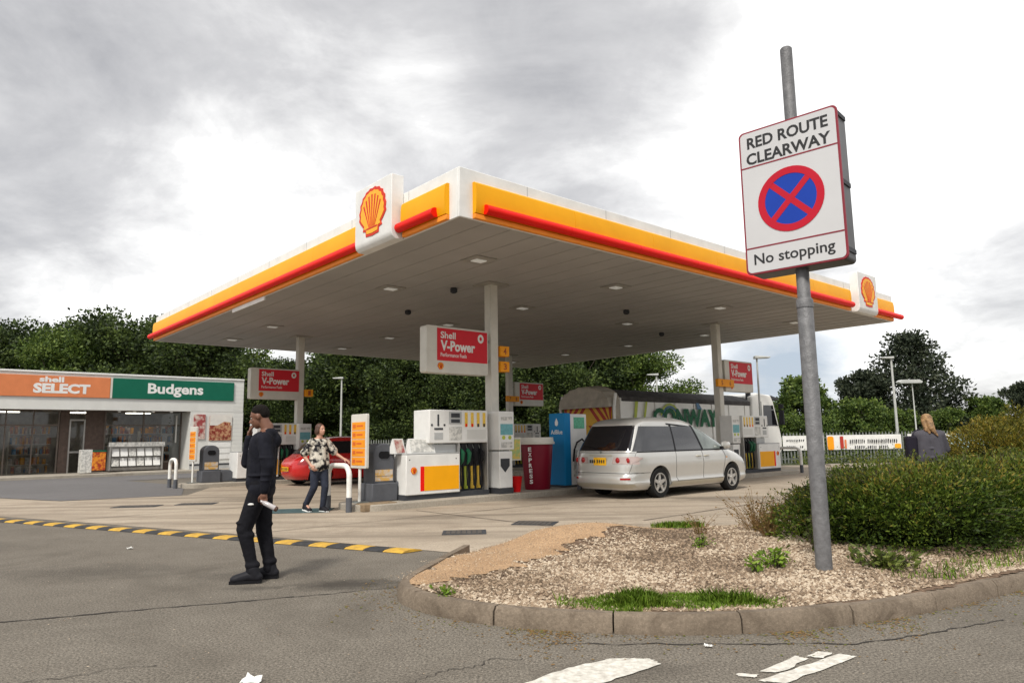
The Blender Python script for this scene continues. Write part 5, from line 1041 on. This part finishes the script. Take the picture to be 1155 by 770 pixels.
# ------------------------------------------------------------ trees
def crown_tree(name, label, loc, H, R, m, n, size, kind='round', seed=0, base=.18, group='trees behind the forecourt', dens=.5, trunk=.16):
    rng = np.random.default_rng(seed); t = thing(name, label, 'tree', loc, rng.uniform(0, 6), group); P = []; D = []; tb = MB()
    ht = H*.94; tp = [(0, 0, 0)]; 
    for i in range(1, 7): tp.append((tp[-1][0]+rng.normal()*.06*H/8, tp[-1][1]+rng.normal()*.06*H/8, ht*i/6*.9))
    tb.tube(tp, [trunk*(1-.14*i) for i in range(7)], 9)
    NL = 46 if kind != 'conifer' else 60; lob = []
    for i in range(NL):
        u = rng.random(); 
        if kind == 'conifer':
            z = base*H+(1-base)*H*(i+.5)/NL; env = R*(1-((z/H-base)/(1-base))**1.3)*.95+.12*R; a = i*2.4+rng.normal()*.4; rr = env*(.45+.5*rng.random()); lr = R*(.16+.14*rng.random())*(1.15-.55*z/H)
            c = np.array([math.cos(a)*rr, math.sin(a)*rr, z]); r3 = np.array([lr*1.5, lr*1.5, lr*.62])
        else:
            z = base*H+(1-base)*H*(.06+.9*rng.random()**.85); q = (z/H-base)/(1-base); env = R*math.sqrt(max(.05, 1-(2*q-.85)**2*.78)); a = rng.uniform(0, 2*PI); rr = env*math.sqrt(rng.random())*.86
            lr = R*(.20+.17*rng.random()); c = np.array([math.cos(a)*rr, math.sin(a)*rr, min(z, H-lr*.6)]); r3 = np.array([lr, lr, lr*.75])
        lob.append((c, r3))
        if rng.random() < .6:
            k = min(6, max(1, int(c[2]/ht*6*.75))); tb.tube([tp[k], (np.array(tp[k])*.45+c*.55+np.array([0, 0, -.1])).tolist(), c.tolist()], [trunk*.38, trunk*.22, .015], 6)
    w = np.array([l[1][0]**2 for l in lob]); w /= w.sum()
    for (c, r3), ww in zip(lob, w):
        k = int(n*ww); d = rng.normal(size=(k, 3)); d /= np.linalg.norm(d, axis=1)[:, None]; r = rng.random(k)**.45*1.02+rng.normal(size=k)*.06
        r *= 1+.16*np.sin(d[:, 0]*7+c[0])*np.sin(d[:, 1]*6+c[1]*3)
        P.append(d*r[:, None]*r3+c); D.append(d*.7+np.array([0, 0, .15]))
    P = np.concatenate(P); D = np.concatenate(D); kk = P[:, 2] > .05
    tb.build('trunk', 'bark', t, smooth=True); fast_mesh('crown', leaves(P[kk], size, .6, rng=rng, dirs=D[kk]), 4, [m], t); return t
def X_at(px, Y): return (px-577.5)/791.9*Y
K = [crown_tree('tree', 'x', (-60, 60, 0), 9, 4.6, 'leaf_d', 36000, .20, seed=11, base=.05), crown_tree('tree', 'x', (-60, 70, 0), 9, 4.0, 'leaf_m', 32000, .20, seed=12, base=.12),
     crown_tree('tree', 'x', (-60, 80, 0), 9, 5.0, 'leaf_d', 36000, .21, seed=13, base=.02), crown_tree('tree', 'x', (-60, 90, 0), 9, 3.6, 'leaf_m', 24000, .2, seed=14, base=.15, trunk=.13)]
ROW = [  # px at which it stands, distance, height, kind
 (-40, 46, 9.2, 0), (15, 50, 10.0, 2), (70, 46, 9.0, 1), (105, 52, 10.3, 0), (142, 47, 10.0, 2), (178, 51, 10.2, 1), (215, 46, 9.6, 0), (252, 50, 9.3, 3), (290, 46, 7.0, 2), (322, 53, 7.3, 1), (352, 46, 6.2, 0), (392, 50, 8.2, 1), (425, 46, 9.2, 2),
 (468, 46, 9.6, 0), (510, 48, 9.8, 2), (552, 45, 9.2, 0), (596, 47, 9.4, 2), (640, 44, 8.8, 0), (684, 46, 8.2, 3), (722, 45, 7.2, 1), (120, 44.5, 6.0, 2), (330, 44.5, 5.2, 2), (452, 43, 6.5, 0), (535, 42.5, 6.5, 2), (615, 42, 6.3, 0), (250, 44, 5.5, 0)]
NM = ['furthest left dark tree at the picture edge', 'tall dark tree at the left edge above the shop', 'leafy tree above the orange shop sign', 'tall dark tree above the green shop sign', 'dense dark tree above the shop left of the canopy corner', 'leafy green tree beside the left canopy corner', 'dark tree just under the left canopy corner', 'slim tree above the right end of the shop', 'dark tree above the head of the man in black', 'green tree left of the far left column, sky showing through', 'low dark tree right of the far left column', 'light green tree behind the pale lamp post', 'dark tree above the orange price board',
 'dark tree left of the large fuel sign', 'dark tree behind the large fuel sign', 'dark tree behind the nearest column', 'dark tree behind the small rear fuel sign', 'dark tree above the blue dispenser', 'slim green tree above the rear of the lorry', 'green tree at the right end of the dark row, above the lorry', 'low dark bushy tree just behind the shop roof', 'low dark bushy tree behind the far left fuel sign', 'low dense tree above the nearest pump', 'low dense tree behind the nearest pump display', 'low dense tree behind the cup bin', 'low dense tree right behind the end wall of the shop']
used = set()
for (px, Y, H_, k), nm in zip(ROW, NM):
    lc = (X_at(px, Y), Y, 0); s = H_/9
    if k not in used: o = K[k]; used.add(k); o.location = lc; o['label'] = nm; o.scale = (s, s, s)
    else: dup(K[k], lc, random.uniform(0, 6.2), nm, scale=(s*random.uniform(1, 1.2), s*random.uniform(1, 1.2), s))
C2 = [crown_tree('tree', 'light green tree right of the lorry cab, seen beside the sign pole', (X_at(905, 52), 52, 0), 5.6, 2.9, 'leaf_m', 14000, .24, seed=21, base=.1),
 crown_tree('conifer_tree', 'large dark conifer with layered boughs on the right skyline', (X_at(1028, 52), 52, 0), 8.6, 4.6, 'leaf_c', 20000, .26, 'conifer', seed=22, base=.08),
 crown_tree('tree', 'dark rounded tree leaning against the left of the conifer', (X_at(972, 53), 53, 0), 6.0, 2.4, 'leaf_c', 10000, .25, seed=23, base=.1),
 crown_tree('bushy_tree', 'low light green bushy tree in front of the dark conifer', (X_at(968, 46), 46, 0), 3.6, 2.0, 'leaf_m', 8000, .2, seed=24, base=.02)]
for px, Y, H_, i, nm in [(858, 56, 4.0, 0, 'small green tree just right of the lorry cab'), (945, 56, 3.4, 3, 'small bush between the two taller trees on the right'), (1010, 47, 2.9, 3, 'low bush below the conifer left of the lamp posts'), (1062, 47, 2.9, 3, 'low bush behind the person with blond hair'), (1105, 50, 3.8, 0, 'low tree at the right edge of the picture'), (1150, 54, 5.0, 2, 'dark tree at the far right edge'), (880, 46, 2.7, 3, 'low bush behind the left banner'), (925, 44, 2.4, 3, 'low bush behind the long banner')]:
    dup(C2[i], (X_at(px, Y), Y, 0), random.uniform(0, 6), nm, scale=H_/[5.6, 8.6, 6.0, 3.6][i])
# distant belt of woodland closing the horizon
rng = np.random.default_rng(5); P = []
for px in range(-120, 1300, 7):
    Y = 92+rng.normal()*3; H_ = (4.6 if px > 770 else 7)*(1+.25*math.sin(px*.05)+.15*rng.normal()); k = 70; q = rng.normal(size=(k, 3)); q[:, 2] = np.abs(q[:, 2]); P.append(np.array([X_at(px, Y), Y, 0])+q*np.array([1.3, 1.0, H_/2.6]))
P = np.concatenate(P); o = fast_mesh('woodland', leaves(P, .8, .7, rng=rng), 4, ['leaf_d']); tag(o, 'far belt of woodland along the horizon', 'woodland', kind='stuff')
# undergrowth along the fence
rng = np.random.default_rng(6); P = []
for i in range(2600):
    s = rng.random(); a, b_ = (FL[0], FL[1]) if 0 else (FL[1], FL[2]); 
    if i % 3 == 1: a, b_ = FL[2], FL[3]
    if i % 3 == 2: a, b_ = FL[3], FL[4]
    p = Vector(a).lerp(Vector(b_), s); k = 14; hh = 1.7 if i % 3 < 2 else .9; c = np.array([p.x+rng.normal()*.3, p.y+1.6+rng.random()*1.6, rng.random()*hh]); P.append(c+rng.normal(size=(k, 3))*.22)
P = np.concatenate(P); P = P[P[:, 2] > .02]; o = fast_mesh('undergrowth', leaves(P, .17, .6, rng=rng), 4, ['leaf_d']); tag(o, 'tangled dark undergrowth behind the palisade fence', 'undergrowth', kind='stuff')
rng = np.random.default_rng(8); P = []
for i in range(420): x = rng.uniform(12.5, 24); c = np.array([x, 31.2+rng.random()*.5+(x-12)*.07, rng.random()**2*.5]); P.append(c+rng.normal(size=(14, 3))*.14)
P = np.concatenate(P); P = P[P[:, 2] > .02]; o = fast_mesh('ground_cover', leaves(P, .1, .5, rng=rng), 4, ['leaf_l']); tag(o, 'rough green plants at the foot of the bannered fence', 'ground cover', kind='stuff')
# ------------------------------------------------------------ people
def hand(c, fwd, side, up, r=.008, curl=.6, s=1.0):
    """palm with four curled fingers and a thumb; c wrist, fwd along the hand, side towards the thumb"""
    c, f, sd, u = Vector(c), Vector(fwd).normalized(), Vector(side).normalized(), Vector(up).normalized(); P = [('c', c, c+f*.03*s, .024*s, .028*s)]
    for i, (o, l) in enumerate([(.026, .075), (.009, .085), (-.009, .08), (-.026, .062)]):
        a = c+f*.02*s+sd*o*.6*s; b = c+f*.085*s+sd*o*s; P.append(('c', a, b, .014*s, .011*s)); m = b+(f*math.cos(curl)-u*math.sin(curl))*l*.5*s; e = m+(f*math.cos(curl*2.1)-u*math.sin(curl*2.1))*l*.5*s; P += [('c', b, m, .0095*s, .0085*s), ('c', m, e, .0085*s, .007*s)]
    a = c+f*.02*s+sd*.022*s; m = c+f*.05*s+sd*.05*s-u*.012*s; e = c+f*.085*s+sd*.052*s-u*.03*s; P += [('c', a, m, .014*s, .011*s), ('c', m, e, .0105*s, .008*s)]
    return P
def head(c, yaw, pitch, s=1.0):
    """skull, jaw, brow, nose, lips, chin and ears around centre c; faces +x before yaw"""
    R_ = Euler((0, pitch, yaw)).to_matrix(); c = Vector(c); e = (0, pitch, yaw); T = lambda x, y, z: c+R_ @ Vector((x*s, y*s, z*s)); E = lambda x, y, z, r, rot=None: ('e', T(x, y, z), tuple(k*s for k in r), e)
    P = [E(-.012, 0, .03, (.098, .077, .092)), E(.03, 0, -.035, (.062, .058, .078)), E(.05, 0, -.088, (.032, .032, .026)), E(.078, 0, .03, (.018, .048, .012)), ('c', T(.085, 0, .012), T(.112, 0, -.026), .009*s, .014*s), E(.098, .012, -.03, (.011, .009, .008)), E(.098, -.012, -.03, (.011, .009, .008)),
         E(.088, 0, -.052, (.013, .022, .007)), E(.085, 0, -.065, (.013, .02, .008)), E(.055, .038, -.02, (.022, .018, .02)), E(.055, -.038, -.02, (.022, .018, .02)), E(-.005, .076, .0, (.018, .010, .030)), E(-.005, -.076, .0, (.018, .010, .030)), ('c', T(-.03, 0, -.03), T(-.045, 0, -.16), .058*s, .060*s)]
    return P, T
def eyes(T, par, s=1.0):
    for y in (.031, -.031):
        b = MB(); c = T(.077, y, .008); b.lathe([(.001, -.008*s), (.008*s, -.005*s), (.0105*s, 0), (.008*s, .005*s), (.001, .008*s)], 12, tuple(c)); b.build('eye', mat('eye_white', (.38, .34, .31), .4), par, smooth=True)
        b = MB(); c = T(.086, y, .008); b.lathe([(.001, -.005*s), (.0055*s, 0), (.001, .005*s)], 8, tuple(c)); b.build('iris', 'black', par, smooth=True)
def shoe(par, heel, toe, m, sole=None, w=.048):
    h, t_ = Vector(heel), Vector(toe); d = (t_-h); organic('shoe', [('c', h+d*.10+Vector((0, 0, .035)), h+d*.40+Vector((0, 0, .050)), .046, .050), ('c', h+d*.40+Vector((0, 0, .050)), t_-d*.16+Vector((0, 0, .022)), .050, .042), ('e', t_-d*.19+Vector((0, 0, .024)), (.056, .049, .036)), ('c', h+d*.18+Vector((0, 0, .05)), h+d*.26+Vector((0, 0, .115)), .050, .054)], .007, m, par, 3)
    n = Vector((-d.y, d.x, 0)).normalized()*w*.85; b = MB(); q = [h-d*.04, h+d*.3, h+d*.75, t_+d*.02]; rows = [[(*(p+n*k*s_).to_2d(), p.z+zz) for p, s_ in zip(q, (.8, .85, 1, .6))] for k, zz in ((-1, -.018), (1, -.018))]; top = [[(x, y, z+.028) for x, y, z in r] for r in rows]
    b.grid([rows[0], rows[1]]); b.grid(top); b.grid([rows[0], top[0]]); b.grid([rows[1], top[1]]); b.add([rows[0][0], rows[1][0], top[1][0], top[0][0]], [(0, 1, 2, 3)]); b.add([rows[0][3], rows[1][3], top[1][3], top[0][3]], [(0, 1, 2, 3)]); b.build('sole', sole or m, par)
# man in black: local +x is where he walks (left in the picture), local -y is his far side
mn = thing('person', 'person in a black tracksuit walking left across the road, one hand raised to the face', 'person', (-2.50, 7.0, 0), PI+.12)
s_ = .975
hp, T = head((.015, .0, 1.565), -.10, .30, .93)
nk = Vector((-.055, 0, 1.40)); shL, shR = Vector((-.075, .175, 1.345)), Vector((-.045, -.165, 1.345))
# his left arm (+y) is the near one and hangs with the bottle; the right comes up to the face
elL, wrL = Vector((-.13, .235, 1.09)), Vector((-.105, .235, .845)); elR, wrR = Vector((.155, -.15, 1.12)), Vector((.125, -.075, 1.385))
hipL, hipR = Vector((-.03, .085, .88)), Vector((-.02, -.085, .88)); knL, knR = Vector((.10, .10, .50)), Vector((-.04, -.09, .46)); anL, anR = Vector((.01, .11, .115)), Vector((-.105, -.09, .115))
prm = hp+[('c', nk+Vector((-.01, 0, .07)), nk, .055, .062), ('c', nk, Vector((-.03, 0, 1.2)), .07, .10), ('c', (-.03, .05, 1.25), (-.03, .05, .95), .09, .085), ('c', (-.03, -.05, 1.25), (-.03, -.05, .95), .09, .085), ('c', nk, shL, .06, .055), ('c', nk, shR, .06, .055)]
for a, e, w in ((shL, elL, wrL), (shR, elR, wrR)): prm += [('c', a, e, .050, .040), ('c', e, w, .040, .026)]
for h_, k, a in ((hipL, knL, anL), (hipR, knR, anR)): prm += [('c', h_, k, .085, .055), ('c', k, a, .052, .036), ('c', a, a+Vector((.09, 0, -.06)), .034, .024)]
prm += hand(wrL, (.04, .0, -1), (.9, 0, 0), (.0, 1, 0), curl=.9)+hand(wrR, (-.25, .25, 1), (0, .9, .2), (.9, 0, .1), curl=.8)
organic('body', prm, .0075, 'skin_dark', mn, 2)
clo = [('c', (-.035, .055, 1.30), (-.03, .055, .92), .128, .118), ('c', (-.035, -.055, 1.30), (-.03, -.055, .92), .128, .118), ('c', (-.02, 0, 1.25), (.0, 0, .98), .135, .125), ('c', nk+Vector((-.015, 0, -.06)), shL, .085, .073), ('c', nk+Vector((-.015, 0, -.06)), shR, .085, .073), ('c', (-.09, 0, 1.39), (-.12, 0, 1.33), .075, .085), ('c', (-.03, .08, .86), (-.03, -.08, .86), .115, .115),
       ('c', shL, elL, .074, .062), ('c', elL, wrL+Vector((0, 0, .02)), .062, .044), ('c', shR, elR, .074, .062), ('c', elR, wrR-Vector((0, 0, .03)), .062, .044), ('e', (-.13, .235, 1.06), (.055, .06, .05)), ('e', (-.115, .235, .96), (.058, .062, .016)), ('e', (-.12, .235, 1.01), (.062, .066, .016)), ('e', (-.11, .22, 1.17), (.075, .07, .018)), ('e', (-.03, .03, 1.00), (.135, .165, .02)), ('e', (-.03, .02, .88), (.115, .16, .022)), ('e', (.1, -.16, 1.13), (.05, .05, .05)), ('c', (-.10, .07, 1.40), (-.10, -.07, 1.40), .055, .055), ('c', (-.05, .09, 1.385), (.02, .05, 1.35), .035, .03), ('c', (-.05, -.09, 1.385), (.02, -.05, 1.35), .035, .03), ('c', (.0, .04, .93), (-.05, .06, .93), .118, .118)]
organic('hoodie', clo, .010, 'hoodie', mn, 3)
organic('joggers', [('c', (-.03, .06, .92), (-.03, -.06, .92), .118, .118), ('c', hipL, knL, .102, .074), ('c', knL, anL+Vector((0, 0, .03)), .072, .050), ('c', hipR, knR, .102, .074), ('c', knR, anR+Vector((0, 0, .03)), .077, .055), ('e', knL+Vector((-.02, 0, -.06)), (.08, .075, .05)), ('e', anL+Vector((0, 0, .05)), (.072, .066, .045)), ('e', anR+Vector((0, 0, .05)), (.072, .066, .045)), ('c', anL+Vector((0, 0, .03)), anL+Vector((.005, 0, -.02)), .055, .058), ('c', anR+Vector((0, 0, .03)), anR+Vector((.005, 0, -.02)), .055, .058), ('e', knR+Vector((-.01, 0, .06)), (.078, .073, .03)), ('e', knL+Vector((.0, 0, .06)), (.082, .078, .022)), ('e', knL+Vector((-.035, 0, -.14)), (.066, .066, .02)), ('e', knR+Vector((-.02, 0, -.12)), (.066, .066, .02)), ('e', knL+Vector((-.055, 0, -.24)), (.062, .062, .018)), ('e', knR+Vector((-.04, 0, -.22)), (.062, .062, .018))], .010, 'trouser', mn, 3)
organic('hair', [('e', T(-.022, 0, .058), (.086, .077, .070), (0, .10, -.10)), ('e', T(-.052, 0, .028), (.058, .072, .07), (0, .30, -.10))], .006, 'hair_black', mn, 1)
eyes(T, mn, .93); shoe(mn, (-.07, .115, .02), (.205, .13, .02), 'shoe', 'black'); shoe(mn, (-.18, -.09, .02), (.09, -.10, .02), 'shoe', 'black')
b = MB(); b.box(.055, .075, .085, .095, 1.29, 1.32); 
organic('logo_patch', [('e', (.06, .10, 1.30), (.014, .012, .014)), ('e', (.085, .055, 1.25), (.014, .014, .028)), ('e', (.028, .18, .735), (.030, .012, .012))], .004, 'white', mn, 1)
bt = thing('drink_bottle', 'small clear and brown bottle held low by the person in black', 'bottle', (-2.50, 7.0, 0), PI+.12); c0, c1 = wrL+Vector((.03, .005, -.075)), wrL+Vector((-.125, .03, -.155)); d_ = (c1-c0)
b = MB(); b.tube([c0, c0+d_*.12, c0+d_*.25, c0+d_*.92, c1], [.012, .013, .023, .024, .020], 16); b.build('bottle_body', 'bottle', bt, smooth=True); b = MB(); b.tube([c1-d_*.10, c1+d_*.02], [.0255, .023], 16); b.build('bottle_end', 'hair_brown', bt, smooth=True)
# woman in the patterned blouse: facing the camera's right, walking; local +x to the right of the picture
wm = thing('person', 'person in a black and cream blouse and dark jeans by the hoop barrier', 'person', (-3.72, 13.6, 0), -.75)
hp, T = head((.03, 0, 1.545), .15, -.05, .92); nk = Vector((.0, 0, 1.38)); shL, shR = Vector((.0, .155, 1.32)), Vector((.0, -.155, 1.32)); elL, wrL = Vector((.06, .30, 1.10)), Vector((.24, .40, .98)); elR, wrR = Vector((-.12, -.27, 1.08)), Vector((.06, -.21, .88))
hipL, hipR = Vector((0, .08, .86)), Vector((0, -.08, .86)); knL, knR = Vector((.11, .07, .47)), Vector((.0, -.10, .47)); anL, anR = Vector((.06, .06, .10)), Vector((-.20, -.14, .13))
prm = hp+[('c', nk+Vector((0, 0, .08)), nk, .047, .052), ('c', (0, .05, 1.25), (0, .05, .92), .10, .11), ('c', (0, -.05, 1.25), (0, -.05, .92), .10, .11), ('c', nk, shL, .05, .05), ('c', nk, shR, .05, .05)]
for a, e, w in ((shL, elL, wrL), (shR, elR, wrR)): prm += [('c', a, e, .045, .036), ('c', e, w, .035, .023)]
for h_, k, a in ((hipL, knL, anL), (hipR, knR, anR)): prm += [('c', h_, k, .085, .052), ('c', k, a, .05, .034), ('c', a, a+Vector((.10, 0, -.05)), .034, .028)]
prm += hand(wrL, (.8, .3, -.3), (.3, -.9, 0), (.2, .1, 1), curl=.4)+hand(wrR, (.6, .1, -.7), (.7, 0, .6), (0, -1, 0), curl=.7)
organic('body', prm, .0085, 'skin', wm, 2)
organic('blouse', [('c', (0, .05, 1.27), (.0, .06, .88), .122, .150), ('c', (0, -.05, 1.27), (.0, -.06, .88), .122, .150), ('c', (.05, .0, 1.2), (.04, 0, .9), .10, .13), ('c', nk+Vector((0, 0, -.07)), shL, .07, .068), ('c', nk+Vector((0, 0, -.07)), shR, .07, .068), ('c', shL, shL.lerp(elL, .85), .068, .085), ('c', shR, shR.lerp(elR, .85), .068, .085)], .011, 'blouse', wm, 3)
organic('jeans', [('c', (0, .06, .88), (0, -.06, .88), .115, .115), ('c', hipL, knL, .105, .07), ('c', knL, anL+Vector((0, 0, .02)), .07, .055), ('c', hipR, knR, .105, .07), ('c', knR, anR+Vector((0, 0, .02)), .07, .055)], .011, 'jeans', wm, 3)
organic('hair', [('e', T(-.03, 0, .045), (.095, .088, .088)), ('e', T(-.065, 0, -.03), (.06, .085, .085)), ('e', T(-.02, .07, -.02), (.05, .03, .07)), ('e', T(-.02, -.07, -.02), (.05, .03, .07))], .010, 'hair_brown', wm, 2); eyes(T, wm, .92)
shoe(wm, (-.01, .06, .02), (.22, .07, .02), 'shoe', 'white'); shoe(wm, (-.26, -.15, .05), (-.05, -.13, .02), 'shoe', 'white')
# person behind the hedge, back to the camera; local +x away from the camera
bk_ = thing('person', 'person with long blond hair and a grey jumper seen from behind beyond the hedge', 'person', (7.02, 12.0, 0), PI/2-.3)
hp, T = head((.02, 0, 1.50), -.25, .12, .95); nk = Vector((0, 0, 1.34)); shL, shR = Vector((0, .17, 1.27)), Vector((0, -.17, 1.27)); elL, wrL = Vector((.08, .24, 1.02)), Vector((.24, .05, 1.10)); elR, wrR = Vector((.06, -.25, 1.03)), Vector((.22, -.08, 1.22))
prm = hp+[('c', nk+Vector((0, 0, .07)), nk, .05, .055), ('c', (0, .06, 1.22), (0, .06, .9), .12, .13), ('c', (0, -.06, 1.22), (0, -.06, .9), .12, .13), ('c', nk, shL, .05, .055), ('c', nk, shR, .05, .055)]
for a, e, w in ((shL, elL, wrL), (shR, elR, wrR)): prm += [('c', a, e, .055, .045), ('c', e, w, .042, .027)]
for y in (.09, -.09): prm += [('c', (0, y, .88), (.02, y, .46), .095, .06), ('c', (.02, y, .46), (0, y, .09), .057, .04), ('c', (0, y, .09), (.13, y, .04), .038, .03)]
prm += hand(wrL, (.3, -.9, 0), (0, 0, 1), (-1, 0, 0))+hand(wrR, (.3, .8, .3), (0, 0, 1), (-1, 0, 0)); organic('body', prm, .0085, 'skin', bk_, 2)
organic('jumper', [('c', (0, .07, 1.22), (0, .08, .90), .145, .165), ('c', (0, -.07, 1.22), (0, -.08, .90), .145, .165), ('c', nk+Vector((0, 0, -.06)), shL, .085, .085), ('c', nk+Vector((0, 0, -.06)), shR, .085, .085), ('c', shL, elL, .085, .075), ('c', elL, wrL, .072, .045), ('c', shR, elR, .085, .075), ('c', elR, wrR, .072, .045), ('e', (-.06, 0, 1.05), (.10, .16, .03)), ('e', (-.07, .02, .90), (.10, .19, .04))], .011, 'jumper', bk_, 3)
organic('trousers', [('c', (0, .08, .84), (0, -.08, .84), .13, .13), ('c', (0, .09, .84), (.02, .09, .46), .12, .08), ('c', (.02, .09, .46), (0, .09, .10), .08, .06), ('c', (0, -.09, .84), (.02, -.09, .46), .12, .08), ('c', (.02, -.09, .46), (0, -.09, .10), .08, .06)], .012, 'trouser', bk_, 3)
for y in (.09, -.09): shoe(bk_, (-.05, y, .02), (.2, y, .02), 'shoe')
organic('hair', [('e', T(-.03, 0, .045), (.100, .090, .088)), ('c', T(-.07, -.03, .0), T(-.11, -.07, -.14), .066, .05), ('c', T(-.11, -.07, -.14), T(-.12, -.15, -.27), .045, .012), ('c', T(-.06, .03, 0), T(-.10, .02, -.17), .06, .025), ('c', T(-.07, 0, -.05), T(-.11, -.03, -.22), .05, .018)], .008, 'hair_blond', bk_, 2)
bg_ = thing('shoulder_bag', 'black rucksack hanging at the side of the person in the grey jumper', 'bag', (7.02, 12.0, 0), PI/2-.3)
b = MB(); b.prism(rrect(.19, .36, .88, 1.26, .05), 'yz', -.12, .10); b.build('bag_body', 'bag', bg_, bevel=.03); b = MB(); b.tube([(-.05, .26, 1.24), (-.03, .2, 1.34), (0, .14, 1.37), (.08, .17, 1.3)], .014, 6); b.build('strap', 'bag', bg_, smooth=True)
# ------------------------------------------------------------ litter
def litter(x, y, r, label, seed):
    rng = np.random.default_rng(seed); b = MB(); n = 5; b.grid([[(x+r*(i/n-.5)*1.6+rng.normal()*r*.1, y+r*(j/n-.5)+rng.normal()*r*.1, .008+abs(rng.normal())*r*.28) for i in range(n+1)] for j in range(n+1)]); o = b.build('litter', 'paper', normals=False); o.modifiers.new('t', 'SOLIDIFY').thickness = .002; tag(o, label, 'litter', 'scraps of litter')
litter(-1.47, 4.09, .065, 'crumpled white paper on the road at the bottom of the picture', 1); litter(1.20, 4.62, .03, 'small pale scrap on the road between the kerb and the worn road mark', 2); litter(3.95, 7.05, .04, 'white scrap caught in front of the hedge', 3)
litter(-4.9, 9.2, .04, 'tiny pale scrap on the asphalt left of the walking man', 4)
